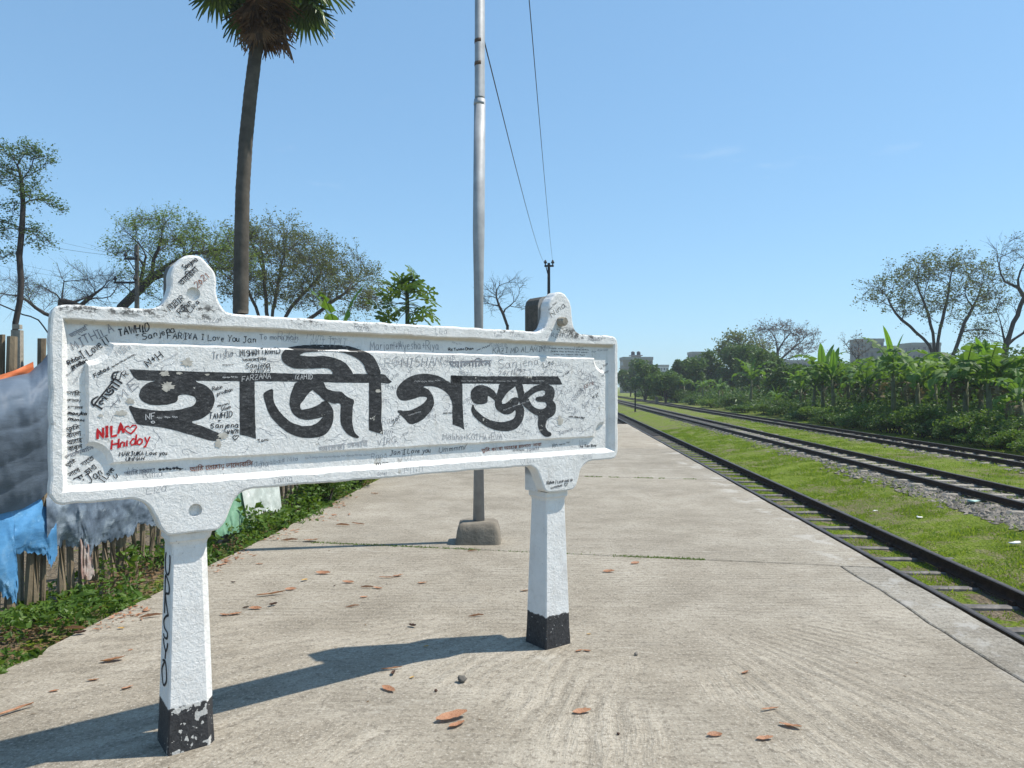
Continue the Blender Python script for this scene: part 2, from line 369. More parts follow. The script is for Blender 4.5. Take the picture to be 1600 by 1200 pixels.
# ------------------------------------------------------------------ ground
A_L, A_R, Y0, Y1 = -2.95, 2.70, -7.0, 29.5
RAILS = [(4.13, 5.05, -0.75), (7.88, 8.93, -0.45), (11.70, 12.75, -0.40)]
PROF = [(-900, -.3), (-60, -.3), (-6, -.28), (-4.2, -.2), (-3.4, -.10), (-3.0, -.07), (-2.85, -.12), (-2.6, -.96), (2.6, -.97), (3.4, -.965), (4.1, -.945), (5.1, -.945), (5.45, -.90),
        (6.3, -.78), (7.1, -.67), (7.6, -.615), (8.4, -.605), (9.2, -.61), (10.2, -.62), (11.3, -.555), (12.2, -.545), (13.1, -.55), (14.5, -.52), (18, -.5), (60, -.5), (900, -.5)]
def ground_z(a):
    return float(np.interp(a, [p[0] for p in PROF], [p[1] for p in PROF]))
def m_ground():
    g = G('ground_grass_and_earth'); p = g.pos(); x, y, z = g.xyz(p)
    a = g.math('SUBTRACT', x, g.math('MULTIPLY', y, TRK))
    n1 = g.noise(p, 0.55, 5, 0.65); n2 = g.noise(p, 3.5, 5, 0.7); n3 = g.noise(p, 26, 4, 0.75)
    grass = g.ramp(g.math('ADD', g.math('MULTIPLY', n2, 0.5), g.math('MULTIPLY', n3, 0.5)), [(0.36, (0.05, 0.075, 0.008)), (0.48, (0.135, 0.19, 0.016)), (0.64, (0.23, 0.28, 0.035))])
    grass = g.mix(g.math('MULTIPLY', g.step(n1, 0.5, 0.68), 0.5), grass, (0.15, 0.17, 0.045))
    earth = g.ramp(g.math('ADD', g.math('MULTIPLY', n2, 0.4), g.math('MULTIPLY', n3, 0.6)), [(0.36, (0.075, 0.055, 0.036)), (0.52, (0.17, 0.135, 0.092)), (0.66, (0.27, 0.225, 0.165))])
    stone = g.ramp(g.vor(p, 22), [(0.05, (0.30, 0.275, 0.24)), (0.45, (0.18, 0.16, 0.13)), (0.8, (0.05, 0.042, 0.034))])
    def band(c, wd): return g.math('SUBTRACT', 1.0, g.step(g.math('ABSOLUTE', g.math('SUBTRACT', a, c)), wd * 0.55, wd))
    nn = g.math('SUBTRACT', g.math('ADD', g.math('MULTIPLY', n1, 0.6), g.math('MULTIPLY', n2, 0.7)), 0.65)
    st = g.math('MAXIMUM', band(8.3, 1.5), g.math('MULTIPLY', band(12.0, 1.3), 0.75))
    st = g.math('MULTIPLY', g.step(g.math('ADD', st, g.math('MULTIPLY', nn, 3.4)), 0.62, 0.95), 0.9)
    ea = g.math('MAXIMUM', g.math('MULTIPLY', band(4.5, 0.95), 0.75), g.math('SUBTRACT', 1.0, g.step(a, -3.6, -3.0)))
    ea = g.step(g.math('ADD', ea, g.math('MULTIPLY', nn, 2.8)), 0.62, 0.85)
    dry = g.math('MULTIPLY', g.step(g.math('ADD', nn, g.math('MULTIPLY', n3, 0.3)), 0.10, 0.26), 0.75)
    c = g.mix(dry, grass, earth)
    c = g.mix(ea, c, earth)
    c = g.mix(st, c, stone)
    h = g.math('ADD', g.math('MULTIPLY', n3, 0.7), g.math('ADD', g.math('MULTIPLY', n2, 0.9), g.math('MULTIPLY', g.vor(p, 22), -0.6)))
    return g.done(g.pbr(c, 0.95, g.bump(h, 0.9, 0.07), 0, 0.15))
M_GROUND = m_ground()
ys = list(np.arange(-20, 40, 0.5)) + list(np.arange(40, 120, 2.5)) + [150, 200, 300, 500, 900, 2000]
av = []
for (a0, _), (a1, _) in zip(PROF[:-1], PROF[1:]):
    k = max(1, int((a1 - a0) / 0.25)) if -7 < a0 and a1 < 15 else 1
    av += [a0 + (a1 - a0) * i / k for i in range(k)]
av.append(PROF[-1][0])
V = []
for yy in ys:
    for aa in av:
        zz = ground_z(aa)
        if abs(aa) < 40: zz += (0.035 if not 3.8 < aa < 5.3 else 0.012) * mnoise.noise((aa * 1.1, yy * 1.1, 3.1)) + 0.02 * mnoise.noise((aa * 3, yy * 3, 1.0))
        V.append((aa + TRK * min(yy, 2000), yy, zz))
na = len(av)
Fc = [(i * na + j, i * na + j + 1, (i + 1) * na + j + 1, (i + 1) * na + j) for i in range(len(ys) - 1) for j in range(na - 1)]
tag(obj('ground', arr_mesh('ground', V, Fc, M_GROUND, smooth=True)), 'grassy railway ground with worn earth and stony bands', kind='structure')

# ------------------------------------------------------------------ platform: body and its cast slabs
platform = thing('platform', 'grey concrete station platform with broom marks and cracked joints', None)
platform['kind'] = 'structure'
body = MB()
def slab_quad(mb, a0, a1, y0, y1, z0, z1):
    P = [tr(a0, y0, z0), tr(a1, y0, z0), tr(a1, y1, z0), tr(a0, y1, z0), tr(a0, y0, z1), tr(a1, y0, z1), tr(a1, y1, z1), tr(a0, y1, z1)]
    mb.add(P, [(3, 2, 1, 0), (4, 5, 6, 7), (0, 1, 5, 4), (1, 2, 6, 5), (2, 3, 7, 6), (3, 0, 4, 7)])
slab_quad(body, A_L + 0.03, A_R - 0.03, Y0 + .03, Y1 - .03, -1.05, -0.045)
body.obj('platform_core', M_JOINT, platform)
JN = -0.195                                            # the cross joints run a little skewed
def joint_y(y, a): return y + JN * (a - 0.0)
def slab(a0, a1, y0, y1, rng, gap=0.009, z=0.0, wob=0.012, skew=True):
    """one cast slab: top with a slightly uneven outline, sides down to the core"""
    loop = []
    def side(p, q):
        n = max(2, int((Vector(q) - Vector(p)).length / 0.18))
        for i in range(n):
            t = i / n
            loop.append((p[0] + (q[0] - p[0]) * t, p[1] + (q[1] - p[1]) * t))
    ja = (lambda y, a: joint_y(y, a)) if skew else (lambda y, a: y + 0.04 * a)
    A, B = a0 + gap, a1 - gap
    c = [(A, ja(y0, A) + gap), (B, ja(y0, B) + gap), (B, ja(y1, B) - gap), (A, ja(y1, A) - gap)]
    c = [(p[0], min(max(p[1], Y0), Y1)) for p in c]
    for i in range(4): side(c[i], c[(i + 1) % 4])
    top = []
    for (a, y) in loop:
        dx = (2.6 if a < 2.6 else .8) * wob * mnoise.noise((1.0, y * 1.1, 7.7)) + wob * 1.0 * mnoise.noise((3.0, y * 5, 2.7))
        dy = wob * mnoise.noise((a * 2.3, y * 2.3, 17.7)) + wob * 0.5 * mnoise.noise((a * 9, y * 9, 12.7))
        top.append((a + dx * 0.9, y + dy * 0.9))
    n = len(top)
    V = [tr(a, y, z) for a, y in top]
    cx = sum(a for a, y in top) / n; cy = sum(y for a, y in top) / n
    ins = [tr(a + (0.008 if a < cx else -0.008), y + (0.008 if y < cy else -0.008), z) for a, y in top]
    V = [(v[0], v[1], z - 0.006) for v in V] + ins + [(v[0], v[1], -0.30) for v in V]
    Fc = [tuple(range(n, 2 * n))]
    for i in range(n):
        j = (i + 1) % n
        Fc += [(i, j, n + j, n + i), (2 * n + i, 2 * n + j, j, i)]
    obj('slab', py_mesh('slab', V, Fc, M_CONC), platform)
rng = random.Random(4)
jys = [-7.6, -4.9, 0.9, 6.62, 12.35, 18.2, 24.0, 30.5]
for y0, y1 in zip(jys[:-1], jys[1:]):
    slab(A_L, 2.36 if y0 < 6 else A_R, y0, y1, rng)
cop = [-7.2, -3.4, 0.2, 3.85, 6.62]
for y0, y1 in zip(cop[:-1], cop[1:]):
    slab(2.366, A_R, y0, y1, rng, 0.002, -0.003, 0.012, True)
# the low wall under the coping
wl = MB(); slab_quad(wl, A_R - 0.06, A_R - 0.028, Y0, Y1, -1.05, -0.303); wl.obj('platform_face', M_DARKBLOCK, platform)

# moss and grit in the joints
def moss(rng):
    V = []; Fc = []
    def blade(x, y, z, s):
        a = rng.uniform(0, 6.28); h = rng.uniform(0.3, 1.0) * s
        b = len(V); dx, dy = math.cos(a) * s * 0.35, math.sin(a) * s * 0.35
        V.extend([(x - dx, y - dy, z), (x + dx, y + dy, z), (x + rng.uniform(-.6, .6) * s, y + rng.uniform(-.6, .6) * s, z + h)]); Fc.append((b, b + 1, b + 2))
    for _ in range(5200):
        a = rng.uniform(-2.4, 1.25); y = joint_y(6.62, a)
        k = mnoise.noise((a * 1.5, 4.0, 1.0)) * 0.5 + 0.5
        k = k * (1.0 if a < -0.75 or 0.45 < a else 0.15)
        if rng.random() > k: continue
        x, yy, z = tr(a, y + rng.gauss(0, 0.022), -0.004); blade(x, yy, z, rng.uniform(0.008, 0.022))
    for _ in range(1200):
        a = rng.uniform(0.4, 2.2); y = joint_y(12.35, a)
        if mnoise.noise((a * 2.5, 9.0, 1.0)) < 0.0: continue
        x, yy, z = tr(a, y + rng.gauss(0, 0.03), -0.004); blade(x, yy, z, rng.uniform(0.01, 0.025))
    return arr_mesh('joint_moss', V, Fc, M_WEED)
tag(obj('joint_moss', moss(random.Random(8))), 'low moss and grass in the cross joints of the platform', 'moss', kind='stuff')

# ------------------------------------------------------------------ railway tracks
def rail_mesh(y0, y1, s=1.0):
    prof = [(-.058, 0), (.058, 0), (.058, .012), (.012, .026), (.009, .085), (.033, .098), (.034, .124), (.024, .132), (-.024, .132), (-.034, .124), (-.033, .098), (-.009, .085), (-.012, .026), (-.058, .012)]
    n = len(prof); st = [y0] + [y0 + (y1 - y0) * (i / 12) ** 2 for i in range(1, 13)]
    V = [(px * s + TRK * y, y, pz * s) for y in st for px, pz in prof]
    Fc = [(i * n + j, i * n + (j + 1) % n, (i + 1) * n + (j + 1) % n, (i + 1) * n + j) for i in range(len(st) - 1) for j in range(n)]
    Fc += [tuple(range(n - 1, -1, -1)), tuple(range((len(st) - 1) * n, len(st) * n))]
    me = py_mesh('rail', V, Fc, [M_RAIL, M_RAILTOP])
    for i, pl in enumerate(me.polygons):
        if i < (len(st) - 1) * n and i % n in (6, 7, 8): pl.material_index = 1
    return me
RAIL = rail_mesh(-6, 190, 1.12)
def steel_sleeper(m, L=1.95, hw=0.085, h=0.05):
    mb = MB(); pr = [(-hw, -.06), (-hw * .75, h * .55), (-hw * .45, h), (hw * .45, h), (hw * .75, h * .55), (hw, -.06)]
    xs = [-L / 2, -L / 2 + .05, L / 2 - .05, L / 2]; dz = [-.05, 0, 0, -.05]
    V = [(x, p[0], p[1] + d) for x, d in zip(xs, dz) for p in pr]; n = len(pr)
    Fc = [(i * n + j, i * n + j + 1, (i + 1) * n + j + 1, (i + 1) * n + j) for i in range(3) for j in range(n - 1)]
    Fc += [tuple(range(n)), tuple(range(4 * n - 1, 3 * n - 1, -1))]
    mb.add(V, Fc); return mb
LBL = ['railway track beside the platform, with grey steel sleepers showing in the grass', 'middle railway track of two dark rails on pale stony ballast', 'farthest railway track, running along the foot of the banana plants']
for ti, (ra, rb, top) in enumerate(RAILS):
    t = thing('railway_track', LBL[ti], 'railway track', (0, 0, 0))
    zb = top - (0.148 if ti == 0 else 0.118)
    for a in (ra, rb):
        o = obj('rail', RAIL, t, (a, 0, zb))
        if ti: o.scale = (.9, 1, .80)
    mt = M_SLEEPER if ti == 0 else M_SLEEPER2
    sm = steel_sleeper(mt, 1.95, 0.085 if ti == 0 else 0.11, 0.03).mesh('sleeper', mt)
    rng = random.Random(30 + ti); y = 2.0; far = MB(); fast = MB()
    while y < 170:
        ac = (ra + rb) / 2 + rng.uniform(-.03, .03); yj = y + rng.uniform(-.04, .04); rz = -TRK + rng.uniform(-.03, .03)
        p = tr(ac, yj, zb - (0.030 if ti == 0 else 0.026) - rng.uniform(0, 0.016 if ti == 0 else 0.02))
        if y < (36 if ti < 2 else 30): obj('sleeper', sm, t, p, (rng.uniform(-.06, .06), rng.uniform(-.016, .016), rz))
        elif y < 120: far.box((p[0], p[1], p[2]), (1.95, 0.16, 0.08), rz)
        if 4 < y < 60:
            for a in (ra, rb):
                for sgn in (-1, 1):
                    q = tr(a + sgn * 0.085, yj, zb + 0.016); fast.box(q, (0.06, 0.09, 0.05), rz + rng.uniform(-.2, .2), (0.6, 0.7))
        y += (0.76, 0.68, 0.68)[ti]
    tag(far.obj('far_sleepers', mt, t), kind='stuff'); tag(fast.obj('rail_fastenings', M_RAIL, t), kind='stuff')

# loose stones
def stones(rng, n, reg, smin, smax):
    V = []; Fc = []
    base = [(1, 0, 0), (-1, 0, 0), (0, 1, 0), (0, -1, 0), (0, 0, 1), (0, 0, -1)]
    ff = [(0, 2, 4), (2, 1, 4), (1, 3, 4), (3, 0, 4), (2, 0, 5), (1, 2, 5), (3, 1, 5), (0, 3, 5)]
    for _ in range(n):
        a0, a1, y0, y1 = rng.choice(reg); a = rng.uniform(a0, a1); u = rng.random(); y = y0 + (y1 - y0) * u ** 1.6
        if mnoise.noise((a * 0.9, y * 0.55, 5)) < -0.12 + rng.uniform(-.25, .25) + .06: continue
        s = rng.uniform(smin, smax) * (1.6 if rng.random() < .06 else 1)
        x, yy, z = tr(a, y, ground_z(a) + s * 0.12)
        rot = Matrix.Rotation(rng.uniform(0, 6.3), 3, 'Z') @ Matrix.Rotation(rng.uniform(-.5, .5), 3, 'X')
        sc = (s * rng.uniform(.7, 1.3), s * rng.uniform(.6, 1.1), s * rng.uniform(.35, .75)); b = len(V)
        for q in base:
            qq = rot @ Vector((q[0] * sc[0] * rng.uniform(.7, 1.2), q[1] * sc[1] * rng.uniform(.7, 1.2), q[2] * sc[2])); V.append((x + qq.x + rng.uniform(-.2, .2) * s, yy + qq.y, z + qq.z))
        Fc += [tuple(i + b for i in f) for f in ff]
    return arr_mesh('ballast', V, Fc, M_BALLAST)
rr = random.Random(77)
tag(obj('ballast', stones(rr, 15000, [(6.9, 9.6, 7, 50), (7.1, 8.0, 7, 24), (11.0, 13.2, 14, 50), (7.0, 7.9, 8, 18)], 0.028, 0.065)), 'loose grey and brown ballast stones scattered round the rails', 'ballast', kind='stuff')

# ------------------------------------------------------------------ grass between the tracks
def blades(rng, regs, n, h0, h1, wd):
    V = np.zeros((n, 3, 3), np.float32); k = 0
    wts = np.array([r[4] for r in regs], float); wts /= wts.sum()
    ri = rng.choice(len(regs), n, p=wts)
    R0 = np.array([r[:4] for r in regs])[ri]
    a = R0[:, 0] + (R0[:, 1] - R0[:, 0]) * rng.random(n); y = R0[:, 2] + (R0[:, 3] - R0[:, 2]) * rng.random(n) ** 1.7
    z = np.interp(a, [p[0] for p in PROF], [p[1] for p in PROF])
    cl = np.array([mnoise.noise((aa * 1.8, yy * 1.8, 2)) + 0.6 * mnoise.noise((aa * 6, yy * 6, 9)) for aa, yy in zip(a, y)])
    keep = (cl + rng.uniform(-.30, .30, n)) > -0.14
    h = (h0 + (h1 - h0) * rng.random(n) ** 2) * (0.7 + 0.6 * np.clip(cl + .3, 0, 1.2)); ang = rng.random(n) * 6.283
    wv = wd * (0.6 + rng.random(n)) * (1 + y / 25)
    x = a + TRK * y
    V[:, 0] = np.stack([x - np.cos(ang) * wv, y - np.sin(ang) * wv, z - .01], 1)
    V[:, 1] = np.stack([x + np.cos(ang) * wv, y + np.sin(ang) * wv, z - .01], 1)
    le = rng.normal(0, 0.6, (n, 2)) * h[:, None]
    V[:, 2] = np.stack([x + le[:, 0], y + le[:, 1], z + h], 1)
    V = V[keep]
    return arr_mesh('grass', V.reshape(-1, 3), np.arange(len(V) * 3).reshape(-1, 3), M_GRASS)
ng = np.random.default_rng(5)
tag(obj('grass', blades(ng, [(5.2, 7.3, 6, 40, 10), (9.2, 11.4, 10, 50, 6), (4.17, 5.0, 4, 30, 3.2), (13.0, 15, 14, 50, 3), (7.0, 9.3, 8, 40, 1.8)], 300000, 0.012, 0.038, 0.007)), 'short bright green grass between the rails', 'grass', kind='stuff')
tag(obj('grass_tufts', blades(np.random.default_rng(6), [(5.2, 7.4, 6, 40, 6), (9.2, 11.6, 10, 50, 6), (4.17, 5.0, 4, 30, 2.2), (13.0, 15.5, 14, 60, 9), (6.8, 9.3, 8, 40, 3)], 22000, 0.03, 0.09, 0.008)), 'taller darker grass tufts along the tracks', 'grass', kind='stuff')
# ------------------------------------------------------------------ the station name sign
U = Vector((0.7975, 0.6034, 0)); SIGN_ANG = math.atan2(0.6034, 0.7975)
P0 = Vector((-1.32, 3.02, 0))
sign = thing('station_name_sign', 'white concrete station name board on two posts, covered in pen scribbles', 'station sign', P0, (0, 0, SIGN_ANG))
def uv(px, py):
    dx = (px - 800) / F
    u = (dx * 3.02 + 1.32) / (.7975 - .6034 * dx); l = 3.02 + .6034 * u
    return u, EYE + l * (HOR - py) / F
DG, DP = 0.028, 0.013                    # depth of the groove floor and of the raised panel
RIM = (-.45, 2.445, 1.102, 1.757); GRV = (-.432, 2.415, 1.126, 1.737)
PAN = (-.362, 2.362, 1.205, 1.664); NR = 0.085
def rect_pts(r, n): return None
def panel_loop(r, nr, grow=0.0):
    """rectangle whose corners are bitten out by quarter circles"""
    x0, x1, y0, y1 = r[0] - grow, r[1] + grow, r[2] - grow, r[3] + grow
    rad = nr - 0.0 * grow; L = []
    for cx, cy, a0 in ((x0, y0, 90), (x1, y0, 180), (x1, y1, 270), (x0, y1, 0)):
        pts = []
        for i in range(9):
            a = R(a0 - i * 90 / 8)
            pts.append((cx + rad * math.cos(a), cy + rad * math.sin(a)))
        L += pts
    return L
def depth_at(u, v):
    """distance of the board's front surface behind its rim plane"""
    def ramp(d, wd, a, b):
        t = min(1, max(0, d / wd)); return a + (b - a) * t
    dr = min(u - RIM[0], RIM[1] - u, v - RIM[2], RIM[3] - v)
    if dr <= 0: return 0.0
    base = ramp(dr, 0.019, 0.0, DG)
    dp = min(u - PAN[0], PAN[1] - u, v - PAN[2], PAN[3] - v)
    for cx in (PAN[0], PAN[1]):
        for cy in (PAN[2], PAN[3]):
            dp = min(dp, math.hypot(u - cx, v - cy) - NR)
    if dp > -0.010: base = min(base, ramp(dp + 0.010, 0.010, DG, DP))
    return base
def arc(cx, cy, r, a0, a1, n=7):
    return [(cx + r * math.cos(R(a0 + (a1 - a0) * i / n)), cy + r * math.sin(R(a0 + (a1 - a0) * i / n))) for i in range(n + 1)]
UL, UR, VB, VT = -.49, 2.472, 1.058, 1.808
def lug(c): # going from right to left over the top
    h = [(.150, VT), (.118, VT + .018), (.100, VT + .055), (.090, VT + .09), (.089, VT + .155), (.075, VT + .185), (.052, VT + .208), (.040, VT + .226), (.018, VT + .234)]
    return [(c + a, b) for a, b in h] + [(c - a, b) for a, b in reversed(h)]
def bracket(c): # left to right round the bottom
    h = [(.225, VB), (.190, VB - .012), (.160, VB - .045), (.142, VB - .09), (.128, VB - .130), (.108, VB - .156), (.085, VB - .162)]
    return [(c - a, b) for a, b in h] + [(c + a, b) for a, b in reversed(h)]
C1, C2 = 0.012, 2.005
raw = arc(UL + .045, VB + .045, .045, 180, 270) + bracket(C1) + bracket(C2) + arc(UR - .045, VB + .045, .045, 270, 360) + arc(UR - .045, VT - .045, .045, 0, 90) + lug(C2) + lug(C1) + arc(UL + .045, VT - .045, .045, 90, 180)
def resample(L, d):
    out = []
    n = len(L)
    for i in range(n):
        p, q = L[i], L[(i + 1) % n]; ln = math.hypot(q[0] - p[0], q[1] - p[1]); k = max(1, round(ln / d))
        for j in range(k): out.append((p[0] + (q[0] - p[0]) * j / k, p[1] + (q[1] - p[1]) * j / k))
    return out
def smooth_loop(L, it):
    for _ in range(it):
        n = len(L); L = [((L[i - 1][0] + 2 * L[i][0] + L[(i + 1) % n][0]) / 4, (L[i - 1][1] + 2 * L[i][1] + L[(i + 1) % n][1]) / 4) for i in range(n)]
    return L
outl = smooth_loop(resample(raw, 0.011), 3)
def inset(L, d):
    n = len(L); out = []
    for i in range(n):
        a, b = Vector(L[i - 1]), Vector(L[(i + 1) % n]); t = (b - a).normalized()
        out.append((L[i][0] - t.y * d, L[i][1] + t.x * d))
    return out
def cdt_fill(loops, extra=()):
    """triangles inside the first loop and outside the others"""
    pts = []; edges = []
    for L in loops:
        b = len(pts); pts += [Vector(p) for p in L]; edges += [(b + i, b + (i + 1) % len(L)) for i in range(len(L))]
    pts += [Vector(p) for p in extra]
    v, e, f, _, _, _ = delaunay_2d_cdt(pts, edges, [], 0, 1e-6)
    P = [np.array(L) for L in loops]
    def inside(c):
        cnt = False
        for L in P:
            x, y = L[:, 0], L[:, 1]; x2, y2 = np.roll(x, -1), np.roll(y, -1)
            m = ((y > c[1]) != (y2 > c[1])) & (c[0] < (x2 - x) * (c[1] - y) / np.where(y2 == y, 1e-9, y2 - y) + x)
            if int(m.sum()) % 2: cnt = not cnt
        return cnt
    tris = [t for t in f if inside(((v[t[0]].x + v[t[1]].x + v[t[2]].x) / 3, (v[t[0]].y + v[t[1]].y + v[t[2]].y) / 3))]
    return v, tris
def rect_loop(r): return [(r[0], r[2]), (r[1], r[2]), (r[1], r[3]), (r[0], r[3])]
SLAB_T = 0.075
def wob(u, v, k): return k * mnoise.noise((u * 14, v * 14, 3.3)) + k * 0.6 * mnoise.noise((u * 40, v * 40, 5.3))
class SB(MB):
    def tri2d(s, loops, y, flip=False, extra=()):
        v, t = cdt_fill(loops, extra)
        s.add([(p.x, y(p.x, p.y) if callable(y) else y, p.y) for p in v], [tuple(q) for q in t])
    def strip(s, L0, y0, L1, y1):
        n = len(L0)
        f = lambda L, y: [(p[0], y, p[1]) for p in L]
        s.add(f(L0, y0) + f(L1, y1), [(i, (i + 1) % n, n + (i + 1) % n, n + i) for i in range(n)])
sb = SB()
o0 = [(p[0] + wob(p[0], p[1], .0035), p[1] + wob(p[1], p[0], .0035)) for p in outl]
o1 = inset(o0, 0.003); o2 = inset(o0, 0.010)
dent1 = arc(.012, 1.882, .027, 0, 360, 20)[:-1]; dent2 = arc(.020, .991, .027, 0, 360, 20)[:-1]
riml = resample(rect_loop(RIM), .03); grvl = [(GRV[0] + (p[0] - RIM[0]) / (RIM[1] - RIM[0]) * (GRV[1] - GRV[0]), GRV[2] + (p[1] - RIM[2]) / (RIM[3] - RIM[2]) * (GRV[3] - GRV[2])) for p in riml]
riml = [(p[0] + wob(p[0], p[1], .004), p[1] + wob(p[1], p[0], .004)) for p in riml]
grvl = [(p[0] + wob(p[0] + 5, p[1], .003), p[1] + wob(p[1] + 5, p[0], .003)) for p in grvl]
sb.tri2d([o2, riml, dent1, dent2], 0.0)
sb.strip(o1, 0.003, o2, 0.0); sb.strip(o0, 0.010, o1, 0.003); sb.strip(o0, SLAB_T, o0, 0.010)
sb.tri2d([o0], SLAB_T)
for dl, dd in ((dent1, .016), (dent2, .03)):
    sb.strip(dl, 0.0, dl, dd); sb.tri2d([dl], dd)
sb.strip(riml, 0.0, grvl, DG)
pin = panel_loop(PAN, NR); pout = panel_loop(PAN, NR - .009, .010)
pl0 = []; pl1 = []
n_ = len(pin)
for i in range(n_):
    p, q, p2, q2 = pin[i], pin[(i + 1) % n_], pout[i], pout[(i + 1) % n_]
    k = max(1, round(math.hypot(q[0] - p[0], q[1] - p[1]) / .03))
    for j in range(k):
        t = j / k
        a, b = (p[0] + (q[0] - p[0]) * t, p[1] + (q[1] - p[1]) * t), (p2[0] + (q2[0] - p2[0]) * t, p2[1] + (q2[1] - p2[1]) * t)
        wx, wy = wob(a[0], a[1], .003), wob(a[1], a[0], .003)
        pl0.append((a[0] + wx, a[1] + wy)); pl1.append((b[0] + wx, b[1] + wy))
sb.tri2d([grvl, pl1], DG)
sb.strip(pl1, DG, pl0, DP)
sb.tri2d([pl0], DP)
board_me = sb.mesh('board', M_SIGN)
import bmesh
bm = bmesh.new(); bm.from_mesh(board_me); bmesh.ops.remove_doubles(bm, verts=bm.verts, dist=1e-5); bmesh.ops.recalc_face_normals(bm, faces=bm.faces); bm.to_mesh(board_me); bm.free()
obj('board', board_me, sign)

def post(c, ch):
    """square tapering shaft with a neck under the bracket, going on up behind the board to the lug"""
    mb = MB(); yc = 0.112
    def ring(half, z, hy=None, chv=ch):
        l_ = .006
        hy = hy or half; c0 = chv
        return [(c - half + l_, yc - hy, z), (c + half - c0, yc - hy, z), (c + half, yc - hy + c0, z), (c + half, yc + hy - .006, z), (c + half - .006, yc + hy, z), (c - half + .006, yc + hy, z), (c - half, yc + hy - .006, z), (c - half, yc - hy + l_, z)]
    rs = [ring(.097, -.25), ring(.096, 0.0), ring(.091, .10), ring(.089, .185), ring(.0715, .80), ring(.071, .84), ring(.075, .855), ring(.083, .865), ring(.083, .893, None, .006)]
    V = [p for r_ in rs for p in r_]; n = 8
    Fc = [(i * n + j, i * n + (j + 1) % n, (i + 1) * n + (j + 1) % n, (i + 1) * n + j) for i in range(len(rs) - 1) for j in range(n)]
    Fc.append(tuple(range((len(rs) - 1) * n, len(rs) * n))); Fc.append(tuple(range(n - 1, -1, -1)))
    mb.add(V, Fc)
    return mb
def stem(c, hw=.096):
    """the thick upper part of the post behind the slab"""
    mb = MB(); h = [(hw, .895), (hw, 1.97), (hw * .9, 2.0), (hw * .66, 2.018), (hw * .3, 2.026)]
    L = [(c - a, z) for a, z in h] + [(c + a, z) for a, z in reversed(h)]
    n = len(L); y0, y1 = SLAB_T + .001, (0.198 if hw > .09 else .165)
    mb.add([(p[0], y0, p[1]) for p in L] + [(p[0], y1, p[1]) for p in L], [tuple(range(n)), tuple(range(2 * n - 1, n - 1, -1))] + [(i, n + i, n + (i + 1) % n, (i + 1) % n) for i in range(n)])
    return mb
for c, ch in ((C1, .030), (C2, .006)):
    o = post(c, ch).obj('post', M_POST, sign)
    st_ = stem(c, .104 if c == C2 else .080).obj('post_head', M_SIGN, sign)
# bolt through the right lug
bt = MB(); bt.tube([(C2 - .005, .004, 1.872), (C2 - .005, -.040, 1.872), (C2 - .005, -.048, 1.872)], [.026, .026, .020], 10)
bt.obj('bolt', M_BLOCK, sign)

# ---------------------------------------------------------------- the painted name
def crom(P, k=4, closed=True):
    """rounded outline through the points; sharp corners are given as doubled points"""
    out = []; n = len(P)
    for i in range(n):
        p0, p1, p2, p3 = P[i - 1], P[i], P[(i + 1) % n], P[(i + 2) % n]
        if p1 == p2: continue
        for j in range(k):
            t = j / k
            out.append(tuple(0.5 * (2 * p1[d] + (p2[d] - p0[d]) * t + (2 * p0[d] - 5 * p1[d] + 4 * p2[d] - p3[d]) * t * t + (3 * p1[d] - p0[d] - 3 * p2[d] + p3[d]) * t ** 3) for d in (0, 1)))
    return out
def conv(P, ox, oy, s): return [uv(ox + x / s, oy + y / s) for x, y in P]
def paint(name, polys, m, lift=0.0005, drape_grid=0.012):
    mb = MB()
    for i, L in enumerate(polys):
        us = [p[0] for p in L]; vs = [p[1] for p in L]; ex = []
        cross = max(vs) > PAN[3] - .012
        if cross:
            vv = PAN[3]
            ex = [(u, v) for u in np.arange(min(us), max(us), drape_grid) for v in (vv - .0005, vv + .0105, vv + .02, vv + .005)]
        v, t = cdt_fill([L], ex)
        mb.add([(p.x, depth_at(p.x, p.y) - lift - 0.00012 * i, p.y) for p in v], [tuple(q) for q in t])
    return mb.obj(name, m, sign)
def sharp(P, idx): # double the listed points
    out = []
    for i, p in enumerate(P):
        out.append(p)
        if i in idx: out.append(p)
    return out
A_ = (190, 560, 6.6667); B_ = (400, 525, 6.857); C_ = (610, 575, 10.436); D_ = (710, 575, 8.421)
def fa(P): return [(A_[0] + x / A_[2], A_[1] + y / A_[2]) for x, y in P]
def fb(P): return [(B_[0] + x / B_[2], B_[1] + y / B_[2]) for x, y in P]
def fc(P): return [(C_[0] + x / C_[2], C_[1] + y / C_[2]) for x, y in P]
def fd(P): return [(D_[0] + x / D_[2], D_[1] + y / D_[2]) for x, y in P]
def pu(P): return [uv(*p) for p in P]
mat1 = fa([(85, 113), (300, 122), (520, 128), (800, 138), (1100, 145), (1400, 150)]) + fb([(206, 396), (450, 402)])
mat1b = fa([(85, 113), (300, 122), (520, 128), (800, 138), (1100, 145), (1400, 150), (1400, 240), (1240, 238), (800, 232), (300, 232), (175, 228), (130, 190)])
mat2b = fb([(0, 394), (206, 396), (450, 404), (840, 408), (1040, 405), (1340, 405), (1395, 415), (1430, 455), (1470, 490), (1440, 510), (1350, 503), (880, 500), (600, 490), (200, 487), (0, 485)])
